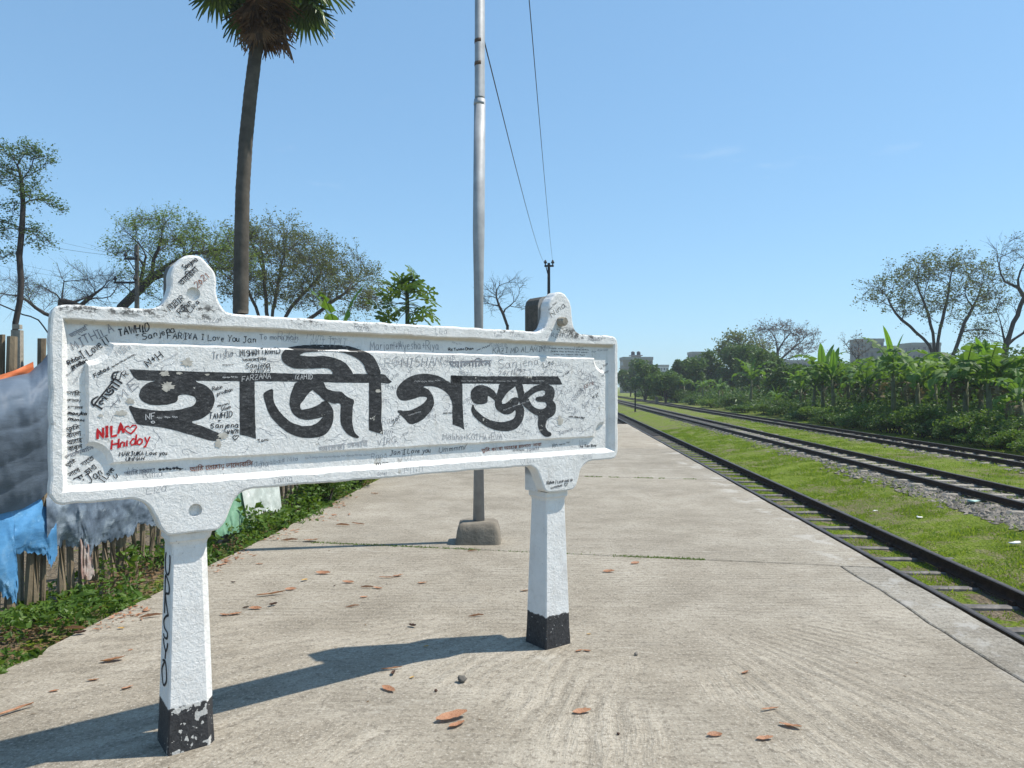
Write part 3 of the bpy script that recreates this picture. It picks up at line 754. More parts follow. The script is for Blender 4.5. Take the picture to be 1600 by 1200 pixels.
ha = fa([(420, 226), (330, 240), (260, 265), (215, 310), (190, 365), (195, 410), (230, 450), (290, 478), (380, 490), (480, 482), (560, 460), (590, 430), (600, 390), (640, 378), (700, 380), (750, 395), (780, 420), (785, 445), (770, 475), (730, 500), (650, 525), (560, 540), (450, 545), (350, 540), (250, 530), (150, 510), (100, 493), (82, 505), (95, 545), (120, 600), (150, 660), (185, 690), (300, 705), (420, 720), (560, 750), (700, 790), (850, 835), (970, 862), (1060, 830), (1065, 800), (960, 755), (860, 710), (740, 665), (830, 635), (900, 590), (950, 530), (978, 450), (970, 380), (940, 330), (880, 280), (800, 250), (740, 226)])
aa = fa([(1238, 236), (1395, 236), (1400, 600), (1410, 838), (1330, 815), (1240, 795)])
P1 = fb([(95, 612), (100, 680), (125, 770), (165, 860), (225, 930), (300, 1000), (380, 1050), (480, 1085), (580, 1095), (680, 1085), (760, 1050), (815, 980), (842, 890), (838, 800), (810, 740), (765, 697), (735, 700), (752, 760), (748, 830), (728, 865), (700, 900), (660, 935), (600, 960), (520, 965), (450, 950), (380, 920), (310, 860), (250, 790), (210, 720), (195, 660), (187, 570)])
P2 = fb([(455, 490), (410, 550), (380, 640), (370, 720), (385, 790), (420, 845), (480, 885), (560, 900), (640, 890), (728, 867), (760, 830), (765, 760), (735, 700), (690, 730), (640, 758), (580, 775), (500, 787), (485, 740), (520, 690), (555, 640), (590, 600), (620, 578), (660, 540), (640, 488)])
P3 = fb([(600, 488), (620, 578), (680, 630), (740, 685), (800, 712), (850, 725), (915, 730), (915, 850), (925, 950), (970, 1030), (1030, 1075), (1095, 1098), (1115, 1080), (1075, 1040), (1050, 960), (1045, 870), (1050, 760), (1060, 690), (980, 645), (930, 600), (850, 590), (770, 562), (725, 488)])
P4 = fb([(1222, 500), (1355, 500), (1360, 700), (1355, 900), (1375, 1053), (1300, 1035), (1222, 1010)])
P5 = fb([(845, 412), (830, 385), (800, 355), (740, 342), (640, 348), (520, 350), (420, 345), (340, 310), (295, 265), (283, 220), (300, 165), (360, 125), (460, 103), (580, 92), (720, 90), (860, 93), (1000, 103), (1120, 135), (1220, 180), (1280, 235), (1320, 310), (1345, 412), (1222, 412), (1190, 370), (1165, 310), (1120, 260), (1050, 215), (950, 180), (850, 165), (740, 163), (600, 170), (520, 180), (480, 205), (540, 212), (620, 218), (720, 212), (820, 225), (920, 260), (980, 300), (1020, 350), (1040, 412)])
Q0 = fd([(-31, 97), (400, 108), (850, 108), (1380, 108), (1410, 150), (1440, 215), (1400, 220), (900, 212), (400, 205), (110, 205), (0, 200)])
Q1 = fc([(1005, 118), (1100, 122), (1195, 140), (1195, 260), (1200, 600), (1215, 900), (1230, 1012), (1160, 965), (1035, 925), (1030, 600), (1010, 480), (1000, 280)])
Q2 = fc([(1008, 268), (930, 200), (850, 150), (740, 112), (620, 95), (500, 97), (380, 125), (270, 180), (180, 260), (130, 340), (118, 420), (150, 490), (200, 525), (260, 535), (340, 520), (420, 495), (500, 470), (580, 470), (615, 490), (600, 530), (540, 590), (440, 650), (340, 690), (240, 700), (190, 690), (135, 700), (180, 760), (260, 840), (340, 915), (450, 895), (550, 840), (640, 750), (700, 670), (735, 580), (720, 480), (690, 410), (640, 350), (560, 305), (640, 298), (740, 305), (840, 340), (920, 390), (980, 460), (1030, 540)])
R1 = fd([(230, 350), (245, 290), (290, 245), (350, 225), (420, 230), (480, 260), (540, 300), (570, 350), (640, 440), (640, 470), (600, 500), (555, 470), (545, 430), (500, 390), (460, 370), (455, 430), (440, 462), (380, 478), (310, 475), (265, 450), (238, 400)])
R2 = fd([(630, 206), (600, 260), (580, 330), (560, 400), (548, 460), (560, 520), (600, 570), (650, 600), (700, 613), (760, 600), (810, 560), (830, 520), (860, 470), (865, 410), (830, 385), (780, 395), (740, 430), (690, 465), (640, 465), (645, 430), (680, 370), (730, 310), (800, 255), (835, 206)])
R3 = fd([(810, 206), (905, 206), (930, 300), (945, 350), (985, 400), (940, 470), (890, 480), (865, 430), (850, 340), (825, 260)])
R4 = fd([(265, 480), (285, 530), (330, 580), (400, 640), (480, 680), (560, 705), (640, 712), (720, 700), (790, 670), (820, 620), (825, 570), (810, 545), (830, 500), (900, 480), (935, 540), (930, 640), (900, 720), (840, 790), (760, 825), (660, 832), (550, 815), (440, 770), (340, 700), (270, 630), (240, 560), (245, 510)])
R5 = fd([(935, 345), (1000, 290), (1060, 245), (1110, 225), (1200, 212), (1280, 225), (1325, 270), (1340, 330), (1325, 400), (1312, 425), (1345, 470), (1355, 530), (1340, 600), (1300, 640), (1250, 670), (1225, 720), (1220, 780), (1250, 830), (1290, 855), (1290, 890), (1240, 908), (1190, 890), (1140, 830), (1115, 740), (1120, 640), (1060, 605), (1000, 560), (940, 510), (915, 460), (950, 420), (992, 404), (1010, 440), (1050, 500), (1110, 535), (1180, 540), (1225, 510), (1230, 480), (1215, 455), (1170, 445), (1110, 440), (1085, 405), (1110, 380), (1180, 370), (1210, 340), (1210, 310), (1180, 295), (1110, 310), (1040, 350), (987, 396), (950, 400)])
cr = lambda P: crom(pu(P), 4)
rough = lambda L: [(p[0] + .0014 * mnoise.noise((p[0] * 60, p[1] * 60, 1)), p[1] + .0014 * mnoise.noise((p[0] * 60, p[1] * 60, 9))) for p in resample(L, .008)]
paint('letter', [rough(q) for q in (pu(mat1b), cr(ha), pu(aa))], M_LETTER)
paint('letter', [rough(q) for q in (pu(mat2b), cr(P1), cr(P2), cr(P3), pu(P4), cr(P5))], M_LETTER, 0.0005)
paint('letter', [rough(q) for q in (pu(Q1), cr(Q2))], M_LETTER, 0.0005)
paint('letter', [rough(q) for q in (pu(Q0), cr(R1), cr(R2), cr(R3), cr(R4), cr(R5))], M_LETTER, 0.0005)

# bare patches where the paint has come off
def blot(cx, cy, rx, ry, rng, n=26):
    return pu([(cx + rx * k * math.cos(2 * math.pi * i / n), cy + ry * k * math.sin(2 * math.pi * i / n)) for i in range(n) for k in [rng.uniform(.55, 1.1)]])
rb = random.Random(12)
for cx, cy, rx, ry in ((263, 604, 12, 9), (258, 584, 9, 5), (281, 583, 6, 2.5), (293, 566, 11, 7), (350, 681, 9, 6), (342, 693, 6, 7), (204, 627, 9, 5), (190, 646, 12, 5), (592, 611, 5, 3), (877, 658, 5, 9), (158, 650, 5, 3), (325, 585, 4, 2)):
    paint('paint_chip', [blot(cx, cy, rx, ry, rb)], INK['chip'], 0.0016)

# ---------------------------------------------------------------- pen writing
GL = {'A': '0,0 2,6 4,0|1,2.4 3,2.4', 'B': '0,0 0,6 3,6 3.6,4.8 2.8,3.3 0,3.2|2.8,3.3 4,1.8 3,0 0,0', 'D': '0,0 0,6 2,6 4,4 4,2 2,0 0,0', 'E': '4,6 0,6 0,0 4,0|0,3 3,3', 'F': '4,6 0,6 0,0|0,3 3,3',
      'G': '4,5 2.5,6 0,4 0,2 2,0 4,1 4,3 2.4,3', 'H': '0,0 0,6|4,0 4,6|0,3 4,3', 'I': '0.5,6 3,6|1.8,6 1.8,0|0.5,0 3,0', 'J': '1,6 4,6|3,6 3,1 1.6,-.4 0,.8', 'K': '0,0 0,6|4,6 0,2.6|1,3.4 4,0', 'L': '0,6 0,0 4,0',
      'M': '0,0 .4,6 2.4,2 4.4,6 5,0', 'N': '0,0 0,6 4,0 4,6', 'O': '2,6 0,4 0,2 2,0 4,2 4,4 2,6', 'R': '0,0 0,6 3,6 4,4.6 3,3.1 0,3|1.6,3 4,0', 'S': '4,5.2 2.4,6 .4,5 .6,3.6 3.4,2.5 4,1.1 2,0 0,.8', 'T': '0,6 4.4,6|2.2,6 2.2,0', 'U': '0,6 0,1.4 1.5,0 3,.4 4,1.8 4,6', 'V': '0,6 2,0 4,6', 'W': '0,6 1.2,0 2.6,4 4,0 5.2,6', 'X': '0,0 4,6|0,6 4,0', 'Y': '0,6 2,3 4,6|2,3 1.6,0', 'Z': '0,6 4,6 0,0 4,0|1,3 3,3',
      'a': '3,3.4 1.4,4 0,2.4 .6,.4 2,.2 3,1.6 3,3.8 3.1,.6 4,.2', 'b': '0,6 0,0|0,2.8 1.5,3.9 3,2.4 2,.2 0,.3', 'w': '0,3.8 1,0 2,3 3,0 4,3.8', 'z': '0,3.8 3,3.8 0,0 3,0', 'd': '3,3.2 1.4,4 0,2.2 1,.1 2.6,.6 3,2|3.1,6.2 3,0', 'e': '0,2.1 3,2.4 2.4,3.8 .9,3.6 0,2 1,.1 3.2,.7', 'h': '0,6 0,0|0,2.6 1.4,3.9 2.6,3.2 2.6,0', 'i': '.6,3.8 .6,.4 1.2,0|.6,5.2 .7,5.5', 'j': '1.4,3.8 1.4,-1.4 .2,-2 -.5,-1.2|1.4,5.2 1.5,5.5', 'k': '0,6 0,0|2.6,3.8 0,1.7 2.8,0', 'l': '.4,6 .4,.6 1.2,0', 'm': '0,3.8 0,0|0,2.7 1.2,3.9 2,3.2 2,0|2,2.7 3.2,3.9 4,3.2 4,0', 'n': '0,3.8 0,0|0,2.6 1.4,3.9 2.6,3.2 2.7,.2', 'o': '1.5,3.9 0,2.6 .3,.7 1.7,0 3,1.2 2.8,3 1.5,3.9', 'p': '0,3.8 0,-2|0,2.8 1.5,3.9 3,2.6 2.4,.5 0,.6', 'r': '0,3.8 0,0|0,2.3 1,3.6 2.3,3.5', 's': '2.6,3.4 1.2,3.9 .2,3 2.3,1.4 1.6,.1 0,.5', 't': '1,5.4 1,.6 2,0|0,3.8 2.3,3.8', 'u': '0,3.8 .2,.8 1.4,0 2.6,1.2|2.7,3.8 2.7,.5 3.4,0', 'v': '0,3.8 1.3,0 2.6,3.9', 'y': '0,3.8 1.5,.6|3,3.8 .8,-1.8 -.4,-1.6',
      '1': '.4,4.8 1.4,6 1.4,0', '2': '0,4.8 1.2,6 2.8,5.2 2.6,3.4 0,0 3.2,0', '3': '0,5.6 2,6 2.8,4.8 1.2,3.2 2.9,1.8 1.8,0 0,.4', '4': '2.6,0 2.6,6 0,2 3.6,2', '0': '1.5,6 0,3 1.5,0 3,3 1.5,6', '/': '0,-.4 2.2,6.2', '+': '0,2.6 3,2.6|1.5,4.2 1.5,1', '.': '.3,0 .5,.3', '-': '0,2.6 2.4,2.6', '~': '0,2 .8,3.4 1.4,1.4 2.2,3.2 2.8,1 3.6,3 4.2,1.6 5,2.6'}
HEART = [(2.5, 0), (1, 1.8), (0, 3.8), (.5, 5.3), (1.6, 5.5), (2.5, 4.1), (3.5, 5.6), (4.8, 5.2), (5.1, 3.7), (4, 1.7), (2.5, 0)]
wrng = random.Random(99)
def ribbon(mb, pts, hw, lift):
    P = [Vector(p) for p in pts]
    Q = [P[0]]
    for a, b in zip(P[:-1], P[1:]):
        k = max(1, int((b - a).length / 0.012))
        Q += [a + (b - a) * (i + 1) / k for i in range(k)]
    if len(Q) < 2: return
    L = []
    for i, p in enumerate(Q):
        t = (Q[min(i + 1, len(Q) - 1)] - Q[max(i - 1, 0)])
        if t.length < 1e-7: t = Vector((1, 0))
        t.normalize(); nrm = Vector((-t.y, t.x)); w2 = hw * (.85 + .35 * mnoise.noise((p.x * 60, p.y * 60, 2)))
        L += [p + nrm * w2, p - nrm * w2]
    mb.add([(q.x, depth_at(q.x, q.y) - lift, q.y) for q in L], [(2 * i, 2 * i + 1, 2 * i + 3, 2 * i + 2) for i in range(len(Q) - 1)])
def strokes_of(txt):
    x = 0; out = []; sl = wrng.uniform(-.05, .28)
    for ch in txt:
        if ch == ' ': x += 2.6; continue
        if ch == '*': S = [HEART]; wd = 5.2
        else:
            S = [[tuple(float(q) for q in p.split(',')) for p in s.split()] for s in GL[ch].split('|')]
            wd = max(p[0] for s in S for p in s)
        jx, jy, k = wrng.uniform(-.3, .3), wrng.uniform(-.5, .5), wrng.uniform(.88, 1.12)
        for s in S: out.append([(x + jx + p[0] * k + sl * p[1] + wrng.uniform(-.14, .14), jy + p[1] * k + wrng.uniform(-.14, .14)) for p in s])
        x += wd + 1.3
    return out, max(1, x - 1.3)
def write(txt, x0, y0, x1, y1, h, ink='black', hw=.0019, lift=.0014):
    S, wd = strokes_of(txt)
    a, b = Vector(uv(x0, y0)), Vector(uv(x1, y1)); ax = (b - a); L = ax.length
    ay = Vector((-ax.y, ax.x)).normalized() * (abs(uv(x0, y0 - h)[1] - uv(x0, y0)[1]) / 6); ax = ax / wd
    mb = MB()
    for s in S: ribbon(mb, [a + ax * p[0] + ay * p[1] for p in s], hw, lift)
    mb.obj('graffiti', INK[ink], sign)
def bangla(txt, x0, y0, x1, y1, h, ink='black', lift=.0014, bold=0.02):
    """Bengali words; txt is in the order the signs are written down"""
    cu = bpy.data.curves.new('tmp', 'FONT'); cu.body = txt; cu.offset = bold; cu.resolution_u = 2
    o = bpy.data.objects.new('tmp', cu); COL.objects.link(o); bpy.context.view_layer.update()
    me = o.evaluated_get(bpy.context.evaluated_depsgraph_get()).to_mesh()
    P = [(v.co.x, v.co.y) for v in me.vertices]; Fc = [tuple(p.vertices) for p in me.polygons]
    o.evaluated_get(bpy.context.evaluated_depsgraph_get()).to_mesh_clear()
    bpy.data.objects.remove(o); bpy.data.curves.remove(cu)
    if not P: return
    mx = max(p[0] for p in P); mn = min(p[0] for p in P); hy = max(p[1] for p in P)
    a, b = Vector(uv(x0, y0)), Vector(uv(x1, y1)); ax = (b - a) / (mx - mn)
    ay = Vector((-ax.y, ax.x)).normalized() * (abs(uv(x0, y0 - h)[1] - uv(x0, y0)[1]) / hy)
    V = []
    for p in P:
        q = a + ax * (p[0] - mn + .03 * mnoise.noise((p[0] * 5, p[1] * 5, x0))) + ay * (p[1] + .05 * mnoise.noise((p[0] * 4, p[1] * 4, x0 + 7)))
        V.append((q.x, depth_at(q.x, q.y) - lift, q.y))
    obj('graffiti', py_mesh('graffiti', V, Fc, INK[ink]), sign)
def scrawl(x0, y0, x1, y1, h, ink='black', hw=.0016, words=1):
    n = max(2, int(abs(x1 - x0) / max(4, h * 1.3))); write(' '.join(['~' * max(1, n // words)] * words), x0, y0, x1, y1, h * 1.6, ink, hw)
W = write
bangla('জান্নাতি', 112, 527, 142, 513, 9, 'grey'); W('MITHILA', 116, 546, 180, 518, 13, 'grey', .002); W('TAWHID', 188, 525, 236, 517, 12, 'black', .0026); W('+', 213, 526, 219, 525, 6)
W('Sanjena', 225, 531, 277, 518, 10, 'black', .002); W('FARIYA I Love You Jan', 264, 528, 402, 535, 10, 'black', .0019); W('To mona hasi', 409, 530, 470, 530, 7, 'grey', .0016)
W('I Love U', 132, 561, 173, 537, 12, 'black', .0024); W('Rihan', 108, 570, 129, 560, 8, 'black', .0022); W('prodhan', 115, 577, 139, 565, 7, 'black', .0022)
scrawl(107, 590, 122, 578, 6, 'grey'); scrawl(121, 601, 136, 574, 6, 'faint'); W('Fahad ~~~~~~', 149, 590, 212, 556, 6, 'black', .0020)
W('N+H', 233, 574, 256, 558, 12, 'black', .0026); scrawl(243, 574, 280, 555, 5, 'faint'); W('MIM', 185, 556, 206, 545, 10, 'faint')
bangla('িলজাি', 158, 642, 200, 588, 20, 'black'); W('*', 180, 598, 196, 586, 12, 'black', .0018); W('R', 197, 590, 203, 584, 10, 'black', .0018); W('+', 180, 640, 192, 628, 14, 'grey'); W('ME', 190, 628, 218, 604, 14, 'grey', .0018)
W('Trisha', 332, 561, 366, 557, 12, 'grey', .0016); W('NISHAN TAWHID', 377, 557, 440, 552, 9, 'black', .0020); bangla('তহমিনা', 380, 565, 418, 563, 6); W('Sanjena', 385, 576, 423, 573, 8, 'black', .0018); W('24/11/23', 392, 585, 424, 580, 7, 'black', .0016); scrawl(349, 572, 367, 571, 3)
W('Rabin', 334, 611, 349, 607, 6, 'black', .0015); W('prodhan', 341, 618, 365, 611, 5, 'black', .0015); W('munni', 341, 636, 360, 632, 4, 'black', .0016); W('Islam', 347, 642, 362, 638, 5, 'black', .0016)
W('TAWHID', 327, 655, 364, 652, 9, 'black', .0022); W('+', 342, 660, 347, 659, 5); W('Sanjena', 330, 669, 374, 668, 8, 'black', .0022); W('24/11/23', 351, 679, 374, 677, 6, 'black', .0020); W('*', 364, 689, 373, 688, 8, 'black', .0022)
W('NF', 229, 657, 243, 655, 9, 'white', .0018, .0019); W('~~~', 246, 655, 278, 655, 8, 'white', .0016, .0019); W('o', 237, 661, 243, 661, 5, 'white', .0016, .0019)
W('FARZANA', 379, 596, 424, 591, 8, 'white', .0014, .0019); scrawl(349, 592, 373, 591, 4, 'white'); W('/ZAHID', 462, 593, 490, 592, 8, 'white', .0014, .0019)
W('~~~~~~ ~~~~', 722, 597, 808, 597, 5, 'white', .0010, .0019); W('~~~~', 833, 597, 853, 597, 5, 'white', .0010, .0019); W('~~~~~~', 788, 644, 830, 628, 6, 'white', .0010, .0019); W('~~~~', 648, 599, 690, 597, 7, 'white', .0010, .0019); W('~~~~', 640, 652, 660, 645, 6, 'white', .0010, .0019)
W('NILA', 153, 686, 194, 677, 16, 'red', .0052); W('*', 197, 680, 214, 677, 13, 'red', .0034); W('Hnidoy', 174, 702, 233, 692, 14, 'red', .0038)
W('MARJUKA Love you', 187, 713, 262, 711, 7, 'black', .0018); W('UMMAH.....', 197, 721, 235, 719, 6, 'black', .0018)
for i, (s, y_, k) in enumerate((('আিম', 617, 8), ('েতামায়', 627, 6), ('েসানা', 638, 6))): bangla(s, 105 + i, y_, 127 + i * 2, y_ + 1, k, 'black', .0014, .04)
W('manjka', 107, 648, 137, 649, 5, 'black', .0024); W('munni', 108, 657, 133, 659, 5, 'black', .0024)
for i, (s, y_) in enumerate((('তুিম', 674), ('বাংলা', 685), ('আমার', 696), ('বাবুল', 706))): bangla(s, 105 + i, y_, 128 + i, y_ - 4, 8, 'black')
bangla('ভােলাবািস', 104, 718, 149, 702, 8, 'grey'); bangla('তুিম', 106, 731, 122, 722, 8); bangla('সােথ', 110, 747, 128, 737, 9); bangla('যেত', 131, 730, 150, 718, 9); bangla('বড়', 120, 756, 134, 748, 8, 'black', .0014, .04); bangla('চাও', 138, 744, 154, 732, 9); W('Jan', 143, 757, 162, 741, 13, 'black', .0022); W('I Love', 164, 756, 181, 735, 9, 'black', .0022); W('U', 182, 749, 186, 747, 6)
bangla('আিম েতামা', 196, 744, 245, 738, 8, 'grey'); W('~~~~~~~', 250, 738, 286, 736, 9, 'black', .004); W('-.', 284, 736, 292, 734, 6); bangla('আিম েতামায় ভােলাবািস', 299, 738, 398, 728, 10, 'brown'); W('Mayabad Nila', 404, 729, 470, 720, 7, 'faint', .0014); scrawl(480, 720, 590, 713, 5, 'faint')
W('Jan I Love you', 613, 712, 677, 707, 8, 'black', .0018); W('Ummmm,/'.replace(',', ''), 690, 708, 733, 702, 9, 'black', .0016); bangla('তুিম বঙবা আমার চালাক সাবা', 757, 707, 851, 697, 7, 'brown'); W('~~~~', 806, 707, 824, 705, 6, 'black', .0018); W('23/11/23', 828, 706, 846, 703, 4, 'grey'); W('Rn.~~~', 868, 700, 894, 694, 6, 'black', .0016); W('Ae Tan Bina', 911, 700, 937, 698, 4, 'black', .0022); W('m~', 592, 729, 610, 727, 9, 'black', .0020)
W('Mariam+Ayesha+Riya', 582, 547, 690, 546, 14, 'grey', .0016); W('MITHI', 488, 540, 545, 541, 12, 'faint', .0014); W('Rd Tuhan Dhan', 705, 548, 744, 546, 4, 'black', .0022); W('-~', 749, 550, 769, 542, 6); W('KAZI MD ALAMIN', 774, 552, 855, 549, 9, 'black', .0014)
for i in range(3): W('~~~ ~~ ~~~~ ~~ ~~~', 862 + 4 * i, 545 + 5 * i, 925 - 3 * i, 548 + 4 * i, 4, 'black', .0016)
W('RG', 603, 573, 624, 572, 14, 'faint'); W('NISHAN', 629, 575, 691, 571, 15, 'grey', .0017); bangla('আলািমন', 704, 574, 770, 572, 14, 'grey'); W('Sanjena', 781, 576, 845, 570, 13, 'grey', .0017); W('24/11/23', 780, 588, 822, 584, 8, 'grey', .0016); W('Lts', 851, 574, 868, 568, 8, 'black', .0016)
W('Maliha+KOTHA+EVA', 694, 688, 787, 687, 10, 'grey', .0014); W('VIRG', 591, 697, 620, 692, 10, 'grey', .0015); bangla('আমরা সবাই', 500, 706, 577, 696, 11, 'faint'); W('Tanu.', 405, 692, 423, 688, 5, 'black', .0018)
W('I', 909, 588, 915, 582, 7, 'grey', .0016); W('will', 912, 597, 926, 590, 8, 'grey', .0018); W('love', 915, 608, 930, 600, 7, 'brown', .0014); W('you', 922, 612, 938, 607, 8, 'grey', .0016); W('eX', 929, 624, 938, 619, 7, 'black', .0020); W('nae tonae nas', 891, 652, 915, 654, 3, 'black', .0022); W('Samina', 876, 680, 898, 672, 6, 'grey', .0014); W('-~', 882, 590, 891, 584, 6, 'black', .0026)
W('~~~~', 871, 628, 886, 604, 6, 'grey', .0012); W('RINA', 899, 629, 914, 610, 7, 'grey', .0014); scrawl(930, 552, 955, 549, 5, 'grey'); scrawl(941, 582, 955, 571, 7, 'black', .002); scrawl(943, 591, 956, 583, 5, 'black', .002); W('Jan', 616, 664, 628, 650, 5, 'black', .002); W('~~', 694, 647, 708, 646, 3, 'black', .0024)
W('Sanjena', 289, 422, 309, 407, 8, 'black', .0022); bangla('তাহিরমা', 284, 447, 311, 422, 12, 'black'); W('2021', 309, 451, 326, 434, 9, 'brown', .0022); W('NIBIR', 267, 486, 288, 468, 8, 'black', .0020); W('+', 284, 482, 288, 478, 6); W('Robin', 282, 491, 300, 474, 8, 'black', .0020); W('Liza', 297, 489, 312, 472, 8, 'black', .0020)
W('Nina', 862, 496, 884, 478, 9, 'black', .0018); scrawl(858, 487, 870, 476, 5, 'black'); W('RINTU', 861, 527, 886, 527, 6, 'grey', .0018)
W('Rohim I Love you so', 854, 757, 894, 752, 5, 'black', .0020); W('ummm *', 860, 764, 886, 759, 5, 'black', .0020)
# hair-thin scratches all over the right half of the panel and the rims
mb = MB(); sr = random.Random(5)
for _ in range(420):
    u = PAN[0] + (PAN[1] - PAN[0]) * (1 - sr.random() ** 2.1); v = sr.uniform(PAN[2] + .01, PAN[3] - .01)
    if min(u - PAN[0], PAN[1] - u) < NR and min(v - PAN[2], PAN[3] - v) < NR: continue
    a = sr.uniform(0, 6.28); pts = [(u, v)]
    for _k in range(sr.randint(2, 5)):
        a += sr.uniform(-.9, .9); q = (pts[-1][0] + .016 * math.cos(a), pts[-1][1] + .013 * math.sin(a))
        if not (PAN[0] + .02 < q[0] < PAN[1] - .02 and PAN[2] + .01 < q[1] < PAN[3] - .01): break
        pts.append(q)
    if len(pts) > 1: ribbon(mb, pts, .0009, .0003)
tag(mb.obj('scratches', INK['grey'], sign), kind='stuff')
# small crowded writing too fine to pick apart
mb = MB(); sr = random.Random(17)
words = ['Rana', 'Mim', 'Nadia', 'love', 'Sumi', 'Rakib', 'Tania', '2023', 'Jui', 'Arif', 'Liza', 'Sohel', 'Rima', 'Nila', '~~~', '~~ ~', 'Shanta', 'Tuhin']
words = [q for q in words if all(ch in GL or ch == ' ' for ch in q)]
for i in range(120):
    if i < 78: u, v = PAN[1] - .03 - 1.5 * sr.random() ** 1.5, sr.uniform(PAN[2] + .02, PAN[3] - .04)
    elif i < 98: u, v = sr.uniform(-.40, 2.3), sr.choice([1.135, 1.15, 1.70, 1.715])
    else: u, v = sr.uniform(-.40, 2.35), sr.choice([1.768, 1.772, 1.074])
    wd_ = sr.uniform(.05, .10); an = sr.gauss(0, .35) if i < 78 else sr.gauss(0, .04); S, tot = strokes_of(sr.choice(words)); k = wd_ / tot; h_ = k * sr.uniform(1.0, 1.5)
    ca, sa = math.cos(an), math.sin(an)
    if u + wd_ > (PAN[1] - .04 if i < 78 else 2.32) or (i >= 98 and v > 1.7 and h_ * 6 > .03): continue
    for st_ in S: ribbon(mb, [(u + (p[0] * k) * ca - p[1] * h_ * sa, v + (p[0] * k) * sa + p[1] * h_ * ca) for p in st_], .0010, .00035)
tag(mb.obj('fine_writing', INK['grey'], sign), kind='stuff')
# black letters down the left flank of the nearer post
mb = MB()
def flank(pts, hw=.0042):
    P = [Vector(p) for p in pts]
    for a, b in zip(P[:-1], P[1:]):
        if (b - a).length < 1e-5: continue
        t = (b - a).normalized(); n_ = Vector((-t.y, t.x)) * hw; L = [a + n_ - t * .002, a - n_ - t * .002, b - n_ + t * .002, b + n_ + t * .002]
        out = []
        for q in L:
            half = float(np.interp(q.y, [0, .10, .185, .80, .84], [.096, .091, .089, .0715, .071]))
            out.append((C1 - half - .0016, .112 - q.x * 2.2 - .03, q.y))
        mb.add(out, [(0, 1, 2, 3)])
for pts in ([(-.03, .80), (-.032, .735), (-.015, .715), (.0, .735), (.0, .80)], [(-.03, .70), (-.028, .55)], [(-.03, .70), (.0, .68), (.002, .645), (-.025, .625), (.004, .555)], [(.0, .55), (-.03, .52), (-.025, .49), (.0, .48), (-.005, .455), (-.03, .46)], [(-.03, .44), (-.01, .40), (.004, .44)], [(-.01, .40), (-.012, .37)], [(-.012, .36), (-.035, .31), (-.02, .255), (.004, .29), (-.008, .355), (-.03, .35)]):
    sm = [crom(pts, 5)[j] for j in range(5 * (len(pts) - 1))] + [pts[-1]] if len(pts) > 2 else pts
    flank(sm)
mb.obj('graffiti', INK['black'], sign)
# ------------------------------------------------------------------ steel pole with its concrete foot
M_FOOT = m_plain('foot_concrete', (0.20, 0.175, 0.14), 0.95, 0.35, 8, 0.6, 0, 0.2, 40)
pp = ground_at(748, 846); PY = pp.y
pole = thing('steel_pole', 'tall grey galvanised steel pole rising from a rough concrete foot on the platform', 'pole', pp)
top_h = 7.2
mb = MB(); mb.tube([(0, 0, 0.1), (.0, 0, 3.0), (0.010, 0, 4.28)], [.0585, .057, .055], 20); mb.obj('lower_tube', M_GALV, pole, True)
mb = MB(); mb.tube([(0.010, 0, 4.281), (.010, 0, 4.30), (.012, 0, top_h)], [.0525, .0495, .047], 20); mb.obj('upper_tube', M_GALV, pole, True)
for z, r_, m in ((4.24, .0565, M_GALV), (4.62, .0500, M_RUST), (4.84, .0500, M_RUST)):
    mb = MB(); mb.tube([(0.008, 0, z - .018), (.008, 0, z + .018)], r_, 20); mb.obj('clamp_band', m, pole, True)
mb = MB(); bw, bd, bh = .43, .34, .205
ringz = [(1.04, -.02), (1.0, .03), (.96, .12), (.88, .185), (.70, .205)]
V = []; kk = 28
for s_, z in ringz:
    for j in range(kk):
        a = 2 * math.pi * j / kk; c_, s2 = math.cos(a), math.sin(a)
        x = math.copysign(abs(c_) ** .24, c_) * bw / 2 * s_; y = math.copysign(abs(s2) ** .24, s2) * bd / 2 * s_
        q = 1 + .05 * mnoise.noise((x * 9, y * 9, z * 9 + 3)); V.append((x * q, y * q, z + .012 * mnoise.noise((x * 8, y * 8, 1.5))))
Fc = [(i * kk + j, i * kk + (j + 1) % kk, (i + 1) * kk + (j + 1) % kk, (i + 1) * kk + j) for i in range(len(ringz) - 1) for j in range(kk)] + [tuple(range((len(ringz) - 1) * kk, len(ringz) * kk))]
mb.add(V, Fc); mb.obj('foot', M_FOOT, pole, True)

